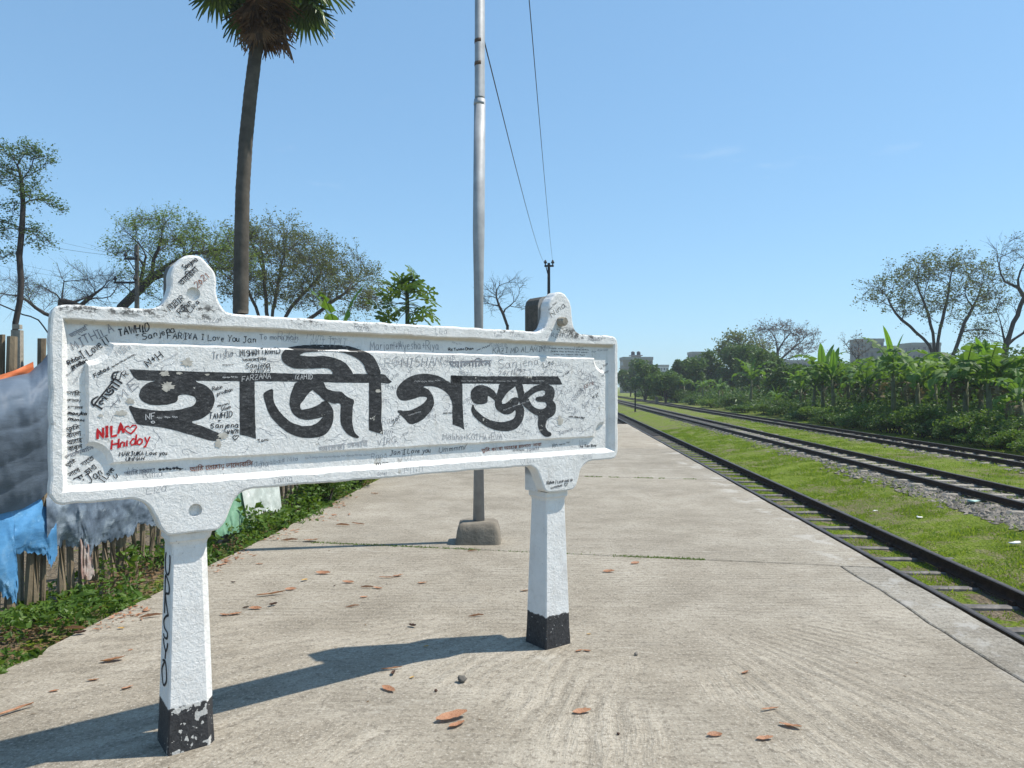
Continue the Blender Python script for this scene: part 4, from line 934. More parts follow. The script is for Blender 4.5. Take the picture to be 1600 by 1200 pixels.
# ------------------------------------------------------------------ bamboo fence and the sheets hung over it
FX, FS = -3.77, 0.107                    # the fence stands on x = FX + FS*y
def fpt(px, py, off=0.0):
    dx = (px - 800) / F; y = -(FX + off) / (FS - dx)
    return Vector(((FX + off) + FS * y, y, EYE + (HOR - py) / F * y))
fence = thing('bamboo_fence', 'rough fence of weathered bamboo stakes along the left side of the platform', 'fence', (FX + FS * 4, 4, -.1))
FL = Vector(fence.location)
rf = random.Random(21); y = 2.9; proto = []
for k in range(5):
    mb = MB(); r0 = rf.uniform(.020, .028); pts = []; rad = []
    for i in range(6):
        z = -.15 + i * .23; pts.append((rf.uniform(-.008, .008), rf.uniform(-.012, .012), z)); rad.append(r0 * rf.uniform(.85, 1.1))
    mb.tube(pts, rad, 7); proto.append(mb.mesh('stake', M_BAMBOO))
while y < 11.6:
    tall = y < 5.75
    for _ in range(1 if rf.random() < .8 else 2):
        h = rf.uniform(1.80, 2.14) if tall else rf.uniform(1.05, 1.3)
        x = FX + FS * y
        o = obj('stake', rf.choice(proto), fence, Vector((x + rf.uniform(-.035, .035), y + rf.uniform(-.03, .03), -.05)) - FL, (rf.uniform(-.05, .05), rf.uniform(-.045, .045), rf.uniform(0, 6.28)))
        k = rf.uniform(.75, 1.35); o.scale = (k, k, (h + .15) / 1.15)
    y += rf.uniform(.075, .15)
for z0, y0, y1 in ((.55, 3.0, 11.5), (.95, 3.0, 11.5), (1.5, 3.0, 5.8)):
    mb = MB(); n = 8
    mb.tube([Vector((FX + FS * (y0 + (y1 - y0) * i / n) - .05, y0 + (y1 - y0) * i / n, z0 + rf.uniform(-.02, .02))) - FL for i in range(n + 1)], [rf.uniform(.018, .028) for i in range(n + 1)], 7)
    mb.obj('cross_pole', M_BAMBOO, fence)
fp = fpt(27, 560, -.10)
t = thing('concrete_post', 'square grey concrete post standing among the bamboo stakes', 'post', (fp.x, fp.y, -.2))
mb = MB(); mb.box((0, 0, (1.5 + (604 - 515) / F * fp.y + .2) / 2), (.06, .06, 1.5 + (604 - 517) / F * fp.y + .2), .2, (.92, .92)); mb.obj('shaft', M_BLOCK, t)
mb = MB(); mb.box((0, 0, 1.5 + (604 - 513) / F * fp.y + .21), (.045, .045, .03), .2); mb.obj('top', M_BLOCK, t)

def m_cloth(name, cols, scale=(3, 3, 3), rough=.6, trans=.12, wear=0.5):
    g = G(name); p = g.oc()
    n1 = g.noise(g.scale(p, *scale), 1.6, 5, .65); n2 = g.noise(p, 30, 4, .7)
    c = g.ramp(g.math('ADD', g.math('MULTIPLY', n1, .8), g.math('MULTIPLY', n2, .2)), [(0.30 + .4 * i / (len(cols) - 1), k) for i, k in enumerate(cols)])
    c = g.mix(g.math('MULTIPLY', g.step(g.noise(p, 9, 6, .75), .56, .70), wear), c, tuple(min(1, 1.5 * x + .06) for x in cols[-1]))
    hv = g.math('ADD', g.math('MULTIPLY', g.noise(g.scale(p, 2, 2, 9), 3.0, 5, .7, 1.2), 1.0), g.math('MULTIPLY', n2, .15))
    sh = g.n('MixShader', {0: trans, 1: g.pbr(c, rough, g.bump(hv, .22, .02), 0, .3), 2: g.n('BsdfTranslucent', {'Color': c}).outputs[0]}).outputs[0]
    return g.done(sh)
M_SLATE = m_cloth('slate_tarp', [(.095, .128, .172), (.12, .158, .208), (.15, .192, .245)], wear=.10)
M_BLUE = m_cloth('blue_tarp', [(.06, .22, .46), (.10, .30, .56), (.22, .42, .62)], wear=.7)
M_GBLUE = m_cloth('faded_blue_tarp', [(.055, .075, .105), (.15, .195, .25), (.36, .42, .47)], wear=.6)
M_GREENW = m_cloth('pale_sheet', [(.30, .34, .31), (.48, .52, .48), (.60, .62, .59)])
M_GREEN = m_cloth('green_sheet', [(.10, .22, .14), (.16, .31, .20), (.24, .40, .28)])
M_ORANGE = m_cloth('orange_cloth', [(.55, .13, .05), (.68, .20, .08), (.75, .30, .15)])
M_PINK = m_cloth('pinkish_rag', [(.30, .14, .10), (.38, .24, .2), (.45, .40, .36)])
def cloth(name, label, top, bot, m, off0, bulge, fold, nx=56, nz=34, seed=1, ragged=0.0, cat='tarpaulin', swag=0.0):
    """a sheet between an upper and a lower outline given on the fence, bellying out from it"""
    def samp(L, t):
        d = [0]
        for a, b in zip(L[:-1], L[1:]): d.append(d[-1] + math.hypot(b[0] - a[0], b[1] - a[1]))
        s = t * d[-1]
        for i in range(len(L) - 1):
            if s <= d[i + 1] or i == len(L) - 2:
                k = (s - d[i]) / max(1e-6, d[i + 1] - d[i]); return (L[i][0] + (L[i + 1][0] - L[i][0]) * k, L[i][1] + (L[i + 1][1] - L[i][1]) * k)
    rg = random.Random(seed); V = []
    for j in range(nz + 1):
        v = j / nz
        for i in range(nx + 1):
            u = i / nx; a, b = samp(top, u), samp(bot, u)
            rag = ragged * (rg.random() - .3) * (v ** 6)
            px, py = a[0] + (b[0] - a[0]) * v, a[1] + (b[1] - a[1]) * (v + rag)
            off = off0 + bulge(u, v) + fold * (1.2 * mnoise.noise((u * 6, v * 2.5, seed)) + .55 * mnoise.noise((u * 13, v * 5, seed + 5)) + .14 * mnoise.noise((u * 30, v * 16, seed + 9)))
            ph = v * 1.0 - .55 * (u - .6) ** 2 + .10 * mnoise.noise((u * 3, v * 3, seed + 20)); off += swag * (abs(math.sin(ph * 15.5)) ** .7) * min(1, 4 * v) * (.5 + .8 * abs(mnoise.noise((u * 2.5, v * 5, seed + 30))))
            V.append(fpt(px, py, off))
    c = V[0].copy(); n = nx + 1
    Fc = [(j * n + i, j * n + i + 1, (j + 1) * n + i + 1, (j + 1) * n + i) for j in range(nz) for i in range(nx)]
    me = arr_mesh(name, [v - c for v in V], Fc, m, smooth=True)
    o = obj(name, me, None, c); return tag(o, label, cat)
cloth('tarpaulin', 'dark slate blue tarpaulin bulging out over the bamboo fence', [(-130, 612), (0, 592), (45, 582), (64, 566), (100, 520)], [(-130, 815), (0, 803), (35, 795), (66, 778), (112, 730)], M_SLATE, .05, lambda u, v: .30 * math.sin(math.pi * min(1, v) ** .55) ** .9 + .02 * v, .024, nx=80, nz=80, seed=3, swag=.017)
cloth('tarpaulin', 'bright blue torn tarpaulin hanging under the slate one', [(-130, 800), (0, 790), (40, 780), (75, 762), (86, 770)], [(-130, 945), (-20, 930), (0, 925), (13, 934), (25, 938), (29, 912), (27, 880), (18, 868), (38, 860), (55, 861), (72, 866), (80, 884), (90, 862)], M_BLUE, .045, lambda u, v: .03 * math.sin(3.1 * v), .016, nx=110, seed=8, ragged=.09)
cloth('tarpaulin', 'faded grey blue tarpaulin strip with a frayed lower edge, under the board', [(72, 762), (130, 742), (240, 725), (262, 720)], [(74, 856), (112, 852), (121, 856), (128, 842), (134, 862), (140, 872), (148, 850), (165, 846), (192, 838), (206, 836), (216, 818), (240, 820), (262, 815)], M_GBLUE, .045, lambda u, v: .05 * math.sin(3.0 * v), .036, nx=110, seed=14, ragged=.06)
cloth('rag', 'torn pinkish rag hanging from a bamboo stake', [(124, 840), (132, 838), (140, 846)], [(128, 926), (136, 900), (148, 897)], M_PINK, .05, lambda u, v: .02, .02, nx=14, nz=20, seed=19, ragged=.2, cat='rag')
cloth('tarpaulin', 'white plastic sheet with a frayed fringe, lying over the weeds by the fence', [(372, 735), (405, 728), (432, 722)], [(388, 822), (396, 826), (404, 806), (414, 796), (424, 800), (440, 792)], M_GREENW, .16, lambda u, v: .10 * v, .02, nx=50, seed=23, ragged=.10)
cloth('tarpaulin', 'green plastic sheet folded down beside the white sheet', [(338, 742), (360, 735), (380, 733)], [(336, 838), (358, 834), (392, 824)], M_GREEN, .14, lambda u, v: .12 * v, .025, nx=36, seed=27, ragged=.04)
cloth('cloth', 'bright orange cloth laid along the top of the slate tarpaulin', [(-130, 605), (0, 586), (25, 578), (52, 565)], [(-130, 640), (0, 615), (25, 600), (54, 590)], M_ORANGE, .062, lambda u, v: .02, .012, nx=36, nz=10, seed=31, cat='cloth')

# ------------------------------------------------------------------ weeds at the fence foot
def leaf_cloud(pts, size, rng, ncol, up=0.6, asp=0.5, droop=0.0):
    """pointed leaves (two triangles each) standing at the points"""
    n = len(pts); P = np.asarray(pts, np.float32)
    s = (np.asarray(size, np.float32) if hasattr(size, '__len__') else np.full(n, size, np.float32)) * rng.uniform(.55, 1.35, n).astype(np.float32)
    d = rng.normal(0, 1, (n, 3)); d[:, 2] = d[:, 2] * .5 + up - droop; d /= np.linalg.norm(d, axis=1)[:, None]
    q = rng.normal(0, 1, (n, 3)); sd = np.cross(d, q); sd /= np.linalg.norm(sd, axis=1)[:, None] + 1e-9
    nr = np.cross(d, sd)
    S = s[:, None]
    V = np.stack([P - d * S * .5, P + sd * S * asp * .5 + nr * S * .06, P + d * S * .5 - nr * S * .08, P - sd * S * asp * .5 + nr * S * .06], 1)
    Fc = np.arange(n * 4).reshape(n, 4)
    return V.reshape(-1, 3), Fc
def weeds(seed, n, frac):
    rg = np.random.default_rng(seed); pts = []; sz = []
    while len(pts) < n:
        y = 2.6 + 20 * rg.random() ** 1.9; xf = FX + FS * y; xe = A_L + TRK * y
        wd = max(.25, xe - xf + .10); u = rg.random()
        x = xf - .10 + wd * u * 1.05
        if y > 7.3 and rg.random() < .30: x += rg.random() ** 1.6 * .42 * max(0, 1 - abs(y - 8.7) / 1.7)
        k = 1.3 * mnoise.noise((x * 2.2, y * 1.5, seed)) + .9 * mnoise.noise((x * 6, y * 6, seed))
        if k < frac + .08 - .35 * (1 - u) + rg.uniform(-.3, .3): continue
        hmax = (.19 + .20 * mnoise.noise((x * 1.3, y * 1.1, 40))) * (1.0 - .72 * max(0, u - .35) / .65) * (1 if x < xe else .07) + .012
        if y > 7.4: hmax *= 1.5
        pts.append((x, y, (-.07 if x < xe else .004) + hmax * rg.random() ** .7)); sz.append(.030 + .035 * rg.random() ** 2 + .055 * (mnoise.noise((x * 3, y * 3, 77)) > .15) * rg.random())
    V, Fc = leaf_cloud(pts, sz, rg, 0, .35, .55); return V, Fc
V, Fc = weeds(3, 21000, .0); tag(obj('weeds', arr_mesh('weeds', V, Fc, M_WEED)), 'leafy green weeds growing between the fence and the platform edge', 'weeds', kind='stuff')
V, Fc = weeds(9, 7000, -.1); V[:, 2] = -.07 + (V[:, 2] + .07) * .45; tag(obj('dead_weeds', arr_mesh('dead_weeds', V, Fc, M_WEEDBROWN)), 'dry brown leaves caught among the weeds', 'dead leaves', kind='stuff')
# a row of denser bushes farther along the platform's left edge
def bush(name, label, loc, rx, ry, h, n, size, m, seed, group=None, cat='bush', stems=6, mbark=None):
    rg = np.random.default_rng(seed); t = thing(name, label, cat, loc, (0, 0, 0), group)
    pts = []; lobes = [(rg.uniform(-.55, .55) * rx, rg.uniform(-.55, .55) * ry, h * rg.uniform(.35, .78), rg.uniform(.28, .55)) for _ in range(9)]
    while len(pts) < n:
        l = lobes[rg.integers(len(lobes))]; d = rg.normal(0, 1, 3); d /= np.linalg.norm(d); r = rg.random() ** .4 * l[3]
        p = (l[0] + d[0] * r * rx, l[1] + d[1] * r * ry, l[2] + d[2] * r * h * .62)
        if p[2] > 0.02: pts.append(p)
    V, Fc = leaf_cloud(pts, size, rg, 0, .15, .5)
    tag(obj('crown', arr_mesh('crown', V, Fc, m), t))
    mb = MB(); r2 = random.Random(seed)
    for l in lobes[:stems]: mb.tube([(l[0] * .2, l[1] * .2, -.15), (l[0] * .6, l[1] * .6, l[2] * .5), (l[0], l[1], l[2])], [.03 * h ** .5, .022 * h ** .5, .01], 5, False)
    mb.obj('stems', mbark or M_BARKD, t)
    return t
for i, (y, a, h, r_, lab) in enumerate(((9.6, -3.12, .62, .5, 'low dense green bush leaning over the platform edge, just behind the white sheet'), (11.2, -3.2, .8, .6, 'dark green bush at the far end of the bamboo fence'), (13.2, -3.5, 1.0, .9, 'rounded dark bush past the end of the bamboo fence'), (16.5, -3.8, 1.3, 1.2, 'wide dark bush farther along the left platform edge'), (21, -4.0, 1.5, 1.5, 'farthest big bush by the left platform edge'))):
    bush('bush', lab, tr(a, y, -.1), r_, r_ * 1.2, h, 2600, .055 + .006 * i, M_BUSH if i else M_WEED, 50 + i, 'bushes along the left platform edge')

# ------------------------------------------------------------------ dry leaves on the concrete
def leaf_mesh(seed, L, wd, curl, roll, m):
    rg = random.Random(seed); V = []; nx, ny = 9, 5
    for i in range(nx):
        t = i / (nx - 1); w_ = wd * math.sin(math.pi * (t * .92 + .04)) ** .75 * rg.uniform(.92, 1.08)
        for j in range(ny):
            s = (j / (ny - 1) - .5) * 2
            a = s * roll
            yy = w_ * (math.sin(a) / max(roll, .01)); zz = w_ * (1 - math.cos(a)) / max(roll, .01)
            V.append((L * (t - .5), yy + .12 * L * math.sin(3 * t) * curl, .006 + zz + curl * L * (2 * t - 1) ** 2 * .24 + rg.uniform(0, .004)))
    Fc = [(i * ny + j, i * ny + j + 1, (i + 1) * ny + j + 1, (i + 1) * ny + j) for i in range(nx - 1) for j in range(ny - 1)]
    return arr_mesh('dry_leaf', V, Fc, m, smooth=True)
LM = {'flat': [leaf_mesh(i, .1, .022, .25, .6, M_DRY) for i in (1, 2, 3)], 'roll': [leaf_mesh(i, .12, .020, .10, 2.3, M_DRY) for i in (4, 5)], 'long': [leaf_mesh(6, .13, .012, .2, 1.4, M_DRY)], 'dark': [leaf_mesh(7, .07, .020, .5, 1.8, M_DRYD), leaf_mesh(8, .06, .02, .6, 1.3, M_DRYD)], 'yellow': [leaf_mesh(9, .055, .016, .3, .8, M_DRYY)]}
LEAVES = [
 (236, 965, 'roll', 1.15, .1, 'rolled brown leaf lying left of the nearer post at mid height of its shaft'),
 (176, 1034, 'flat', 1.3, .15, 'large flat brown leaf far left of the nearer post'),
 (199, 1076, 'flat', .6, .9, 'small squarish brown leaf halfway between the big flat leaf and the black post base'),
 (24, 1113, 'long', 1.1, .8, 'crumpled brown leaf close to the left border of the picture'),
 (84, 1081, 'flat', .5, .1, 'faint little leaf left of the nearer post, above the shadow'),
 (145, 1064, 'flat', .6, .2, 'pale thin leaf fragment just below the large flat leaf'),
 (189, 983, 'yellow', .7, .2, 'yellowish leaf scrap below the rolled leaf'),
 (204, 1016, 'flat', .3, .7, 'tiny orange leaf scrap left of the nearer post'),
 (364, 911, 'dark', .6, .3, 'small dark brown curled leaf, the nearest scrap to the right of the nearer post'),
 (405, 882, 'flat', .6, .2, 'small brown leaf just below the shadow of the steel pole'),
 (476, 908, 'yellow', 1.0, .8, 'yellow leaf among the brown ones below the board'),
 (505, 897, 'flat', 1.1, .2, 'broad light brown leaf below the board, closest to the pole shadow'),
 (454, 922, 'flat', .9, .1, 'brown leaf just left of the yellow one'),
 (424, 931, 'long', 1.4, .1, 'long thin straight brown leaf below the board'),
 (523, 916, 'dark', .4, .8, 'dark round scrap below the board'),
 (544, 911, 'flat', .9, .2, 'brown leaf right of the dark round scrap'),
 (574, 919, 'roll', .8, .05, 'rolled light brown leaf at the left of the pair near the steel pole'),
 (590, 920, 'flat', .8, -.1, 'flat light brown leaf at the right of the pair near the steel pole'),
 (568, 934, 'flat', .6, .1, 'small leaf below the pair of light brown leaves'),
 (551, 949, 'roll', .8, .1, 'short rolled brown leaf alone in the middle of the slab'),
 (384, 951, 'dark', .6, .4, 'reddish dark leaf scrap at the left of the group of three'),
 (399, 952, 'flat', .8, .3, 'rust brown leaf in the middle of the group of three'),
 (427, 947, 'dark', 1.1, 1.0, 'upright curled dark brown leaf at the right of the group of three'),
 (351, 962, 'flat', .7, .1, 'brown leaf close to the right flank of the nearer post'),
 (367, 961, 'flat', .9, .4, 'wider brown leaf beside the one next to the nearer post'),
 (644, 980, 'dark', .9, -.4, 'dark brown folded leaf in the middle of the slab'),
 (744, 964, 'roll', .8, .05, 'rolled orange brown leaf left of the farther post'),
 (666, 1011, 'yellow', .6, .4, 'pale yellow scrap on the upper edge of the board shadow'),
 (612, 1047, 'long', .9, .2, 'thin brown leaf stalk lying in the board shadow'),
 (616, 1054, 'dark', .8, 1.2, 'crumpled dark leaf lying in the board shadow'),
 (644, 1060, 'yellow', .6, .6, 'yellow leaf scrap just below the board shadow'),
 (607, 1079, 'flat', .9, -.4, 'brown leaf lying below the board shadow'),
 (706, 1124, 'flat', 1.4, .25, 'upper big leaf of the orange brown pair in front'),
 (714, 1135, 'flat', .9, .5, 'lower folded leaf of the orange brown pair in front'),
 (909, 1114, 'flat', .9, -.15, 'brown leaf in front of the farther post'),
 (905, 1018, 'flat', .5, .3, 'left half of the broken leaf beside the black base of the farther post'),
 (917, 1018, 'flat', .5, -.3, 'right half of the broken leaf beside the black base of the farther post'),
 (920, 992, 'yellow', .5, .3, 'yellow scrap right of the farther post'),
 (951, 894, 'flat', .9, .4, 'reddish leaf right of the farther post, halfway up its shaft'),
 (992, 881, 'flat', .8, .1, 'light brown leaf just below the cross joint of the platform'),
 (1165, 1052, 'flat', .55, .5, 'small faded leaf on the broom marks right of centre'),
 (1203, 1110, 'long', .7, .1, 'thin brown leaf in the right part of the foreground slab'),
 (1235, 1137, 'flat', .9, -.2, 'rightmost brown leaf on the foreground concrete'),
 (1116, 1150, 'flat', .7, -.1, 'brown leaf low in the picture between the thin leaf and the orange pair'),
 (1195, 1156, 'flat', .8, .1, 'brown leaf close to the bottom border, below the thin leaf'),
 (738, 862, 'roll', .8, .1, 'rolled brown leaf lying against the concrete foot of the pole'),
 (820, 924, 'flat', .7, .4, 'small brown leaf left of the upper shaft of the farther post'),
 (660, 912, 'flat', .7, .1, 'small brown leaf halfway between pole foot and board'),
 (622, 901, 'flat', 1.0, .3, 'brown leaf of the heap under the board, rightmost'),
 (604, 904, 'long', .9, .1, 'thin leaf lying left of the heap under the board'),
 (586, 772, 'flat', 1.2, .1, 'brown leaf on the far slab beside the weeds'),
 (536, 822, 'roll', 1.4, .3, 'large rolled leaf at the foot of the weeds'),
 (560, 820, 'long', 1.2, .0, 'long brown stalk at the foot of the weeds'),
 (452, 846, 'roll', 1.4, .1, 'rolled leaf caught in the grassy joint, left one'),
 (486, 846, 'flat', 1.5, .1, 'flat leaf caught in the grassy joint, right one'),
 (118, 985, 'roll', 1.3, .2, 'rolled brown bark strip on the edge of the weeds'),
 (125, 992, 'dark', 1.1, .5, 'dark crumpled leaf under the bark strip at the weeds'),
]
rl = random.Random(3)
for px, py, kind, s, rz, lab in LEAVES:
    o = obj('dry_leaf', rl.choice(LM[kind]), None, ground_at(px, py, 0.0), (rl.uniform(-.28, .28), rl.uniform(-.08, .08), rz + rl.uniform(-.35, .35)))
    k = s * rl.uniform(.9, 1.08); o.scale = (k, k, k); tag(o, lab, 'leaf', 'dry leaves lying on the platform')
def lump(name, label, px, py, r, m, cat, seed, group=None, fl=1.0, st_=1.0, rough_=.25):
    mb = MB(); rg = random.Random(seed); V = []; ring = 7
    for i in range(5):
        ph = math.pi * i / 4
        for j in range(ring):
            a = 2 * math.pi * j / ring; k = rg.uniform(1 - rough_, 1 + rough_ * .8) if 0 < i < 4 else 1.0
            V.append((r * k * math.sin(ph) * math.cos(a) * st_, r * k * math.sin(ph) * math.sin(a), r * .7 * fl * (1 - math.cos(ph)) * k))
    Fc = [(i * ring + j, (i + 1) * ring + j, (i + 1) * ring + (j + 1) % ring, i * ring + (j + 1) % ring) for i in range(4) for j in range(ring)]
    mb.add(V, [f[::-1] for f in Fc]); o = mb.obj(name, m, None, True); o.location = ground_at(px, py, 0); return tag(o, label, cat, group)
lump('clod', 'dark round lump of dried mud below the board shadow', 722, 1066, .024, M_DARKBLOCK, 'clod', 1)
lump('pebble', 'light pebble right of the farther post', 994, 1024, .012, M_BALLAST, 'pebble', 2)
lump('pebble', 'tiny black pebble low in the foreground', 966, 1148, .007, M_DRYD, 'pebble', 3)
lump('pebble', 'dark little pebble left of the mud lump', 681, 1081, .009, M_DRYD, 'pebble', 4)
# little crumbs and twigs
def crumbs(n, seed):
    rg = np.random.default_rng(seed); pts = []
    while len(pts) < n:
        y = 2.3 + 13 * rg.random() ** 1.6; a = rg.uniform(A_L + .05, A_R - .1)
        if rg.random() > .35 + .65 * (a < -1.2): continue
        pts.append((a + TRK * y, y, .002))
    return leaf_cloud(pts, rg.choice([.006, .010, .016, .030], n, p=[.6, .27, .09, .04]), rg, 0, 0.0, .5)
def edge_litter(n, seed):
    rg = np.random.default_rng(seed); pts = []
    while len(pts) < n:
        y = 4.4 + 6 * rg.random() ** 1.1; a = A_L + .02 + abs(rg.normal(0, .10)) + .35 * max(0, 1 - abs(y - 8.3) / 1.2) * rg.random()
        if mnoise.noise((y * 2.2, 3.0, 1.0)) < -.05: continue
        pts.append((a + TRK * y, y, .012))
    V, Fc = leaf_cloud(pts, rg.uniform(.025, .075, n), rg, 0, 0.0, .38); V[:, 2] = .004 + np.abs(V[:, 2] - .012) * .55
    return V, Fc
V, Fc = edge_litter(300, 6); tag(obj('leaf_litter', arr_mesh('leaf_litter', V, Fc, M_DRY)), 'brown leaf litter swept along the weedy platform edge', 'leaf litter', kind='stuff')
V, Fc = crumbs(900, 4); V[:, 2] = .001 + np.abs(V[:, 2] - .002) * .5
tag(obj('leaf_crumbs', arr_mesh('leaf_crumbs', V, Fc, M_WEEDBROWN)), 'crumbs of dry leaf scattered over the concrete', 'leaf crumbs', kind='stuff')
# litter on the grass
M_PAPER = m_plain('white_litter', (.72, .72, .70), .6, .1, 20, .1); M_TEAL = m_plain('teal_plastic', (.30, .46, .42), .5, .2, 20, .1)
for px, py, r, m, lab, nm in ((1584, 851, .055, M_PAPER, 'small white paper cup lying in the grass beside the near track', 'paper_cup'), (1436, 810, .04, M_PAPER, 'white scrap of paper in the grass beyond the near rail', 'paper_scrap'), (1368, 800, .04, M_PAPER, 'white scrap nearest the far side of the near rail', 'paper_scrap'), (1519, 786, .075, M_TEAL, 'pale teal plastic bag on the stones of the middle track', 'plastic_bag')):
    y = F * (EYE + .8) / (py - HOR); a = (px - 800) / F * y - TRK * y; gz = ground_z(a)
    y = F * (EYE - gz) / (py - HOR); o = lump(nm, lab, px, py, r, m, nm.replace('_', ' '), int(px), None, .45, 1.5, .6); o.location = ((px - 800) / F * y, y, gz + .01)
# ------------------------------------------------------------------ tree growing
def colonize(att, trunk, step, infl, kill, iters=90, trop=0.06, seed=0, limbs=()):
    rg = np.random.default_rng(seed)
    N = [np.array(p, float) for p in trunk]; par = [-1] + list(range(len(trunk) - 1))
    for i0, L in limbs:                      # main limbs that the photograph shows, starting at trunk point i0
        last = i0
        for p in L:
            a = N[last]; k = max(1, int(np.linalg.norm(np.array(p) - a) / step))
            for q in range(1, k + 1):
                N.append(a + (np.array(p) - a) * q / k + rg.normal(0, step * .06, 3) * (q < k)); par.append(last); last = len(N) - 1
    att = np.asarray(att, float); bd = np.full(len(att), 1e9); bi = np.zeros(len(att), int)
    def upd(i0):
        nonlocal bd, bi
        M = np.array(N[i0:])
        d = np.linalg.norm(att[:, None] - M[None], axis=2); k = d.argmin(1); dm = d[np.arange(len(att)), k]
        m = dm < bd; bd = np.where(m, dm, bd); bi = np.where(m, k + i0, bi)
    upd(0)
    for it in range(iters):
        if len(att) == 0: break
        m = bd < infl
        if not m.any():
            infl *= 1.5
            if infl > 100: break
            continue
        i0 = len(N); dirs = {}
        A = att[m]; I = bi[m]; D = A - np.array(N)[I]; D /= np.linalg.norm(D, axis=1)[:, None] + 1e-9
        for i, d in zip(I, D): dirs[i] = dirs.get(i, 0) + d
        for i, d in dirs.items():
            d = d / (np.linalg.norm(d) + 1e-9)
            if par[i] >= 0: pd = N[i] - N[par[i]]; d = d + pd / (np.linalg.norm(pd) + 1e-9) * .75
            d = d + rg.normal(0, .13, 3) + np.array((0, 0, trop)); d /= np.linalg.norm(d)
            N.append(N[i] + d * step); par.append(i)
        upd(i0); keep = bd > kill; att, bd, bi = att[keep], bd[keep], bi[keep]
        if len(N) > 2600: break
    return np.array(N), np.array(par)
def tubes_np(p0, p1, r0, r1, k):
    p0, p1 = np.asarray(p0, float), np.asarray(p1, float); d = p1 - p0; L = np.linalg.norm(d, axis=1)[:, None] + 1e-9; d = d / L
    ref = np.where(np.abs(d[:, 2:3]) < .9, np.array([[0, 0, 1.]]), np.array([[1., 0, 0]])); x = np.cross(d, ref); x /= np.linalg.norm(x, axis=1)[:, None]; y = np.cross(d, x)
    n = len(p0); V = np.zeros((n, 2, k, 3))
    for j in range(k):
        a = 2 * np.pi * j / k; v = x * np.cos(a) + y * np.sin(a)
        V[:, 0, j] = p0 + v * np.asarray(r0)[:, None]; V[:, 1, j] = p1 + v * np.asarray(r1)[:, None]
    b = (np.arange(n) * 2 * k)[:, None]
    Fc = np.concatenate([np.stack([b[:, 0] + j, b[:, 0] + (j + 1) % k, b[:, 0] + k + (j + 1) % k, b[:, 0] + k + j], 1) for j in range(k)])
    return V.reshape(-1, 3), Fc
def grow(name, label, base, trunk, att, rtrunk, step, m_bark, m_leaf_, seed, infl=3.0, kill=.6, twig=.5, ntw=3, nleaf=3, lsize=.12, rtip=.010, trop=.05, group=None, cat='tree', leafup=.25, rmin=.0, twig_up=.35, leaf_keep=1.0, limbs=()):
    """a tree in local coordinates: trunk and limbs in one mesh, fine twigs and leaves in the crown"""
    rg = np.random.default_rng(seed)
    N, par = colonize(att, trunk, step, infl, kill, 120, trop, seed, limbs)
    n = len(N); ch = np.zeros(n, int)
    for p in par[1:]: ch[p] += 1
    pw = np.zeros(n); e = 2.35
    for i in range(n - 1, -1, -1):
        if ch[i] == 0: pw[i] = rtip ** e
        if par[i] >= 0: pw[par[i]] += pw[i]
    r = pw ** (1 / e)
    k = rtrunk / r[0]
    r = np.where(r > rtip * 1.5, rtip * 1.5 + (r - rtip * 1.5) * (rtrunk - rtip * 1.5) / max(1e-6, r[0] - rtip * 1.5), r); r = np.maximum(r, rmin)
    t = thing(name, label, cat, base, (0, 0, 0), group)
    I = np.arange(1, n); rp = np.minimum(r[par[I]], r[I] * 1.6)
    big = r[I] > rtip * 3; Vs = []; Fs = []; b = 0
    for msk, kk in ((big, 7), (~big, 4)):
        if msk.any():
            V, Fc = tubes_np(N[par[I[msk]]], N[I[msk]] + (N[I[msk]] - N[par[I[msk]]]) * .06, rp[msk], r[I[msk]], kk); Vs.append(V); Fs.append(Fc + b); b += len(V)
    obj('trunk', arr_mesh('trunk', np.concatenate(Vs), np.concatenate(Fs), m_bark, smooth=True), t)
    # twigs
    src = I[r[I] < rtip * 2.6]
    P0 = []; P1 = []; TI = np.repeat(src, ntw)
    d = N[TI] - N[par[TI]]; d /= np.linalg.norm(d, axis=1)[:, None] + 1e-9
    d = d + rg.normal(0, .75, d.shape) * np.array((1, 1, .7)) + np.array((0, 0, twig_up)); d /= np.linalg.norm(d, axis=1)[:, None]
    L = twig * rg.uniform(.5, 1.3, len(TI))[:, None]; st = N[par[TI]] + (N[TI] - N[par[TI]]) * rg.random((len(TI), 1)); en = st + d * L
    d2 = np.repeat(d, 2, 0) + rg.normal(0, .6, (len(d) * 2, 3)) + np.array((0, 0, twig_up * .7)); d2 /= np.linalg.norm(d2, axis=1)[:, None]
    st2 = np.repeat(st, 2, 0) + np.repeat(d * L, 2, 0) * rg.uniform(.4, 1, (len(d2), 1)); en2 = st2 + d2 * np.repeat(L, 2, 0) * .6
    V1, F1 = tubes_np(st, en, np.full(len(st), rtip * .75), np.full(len(st), rtip * .45), 3); V2, F2 = tubes_np(st2, en2, np.full(len(st2), rtip * .5), np.full(len(st2), rtip * .25), 3)
    wood = (np.concatenate([V1, V2]), np.concatenate([F1, F2 + len(V1)]))
    obj('twigs', arr_mesh('twigs', *wood, m_bark), t)
    if nleaf > 0:
        S = np.concatenate([np.repeat(st2 + (en2 - st2) * .5, nleaf, 0), np.repeat(en2, nleaf, 0)])
        if leaf_keep < 1:
            kk = np.array([mnoise.noise((p[0] * .8, p[1] * .8, p[2] * .8 + seed)) for p in S]); S = S[kk + rg.uniform(-.2, .2, len(S)) > np.quantile(kk, 1 - leaf_keep)]
        S = S + rg.normal(0, lsize * .8, S.shape)
        V, Fc = leaf_cloud(S, lsize, rg, 0, leafup, .55); obj('crown', arr_mesh('crown', V, Fc, m_leaf_), t)
    return t
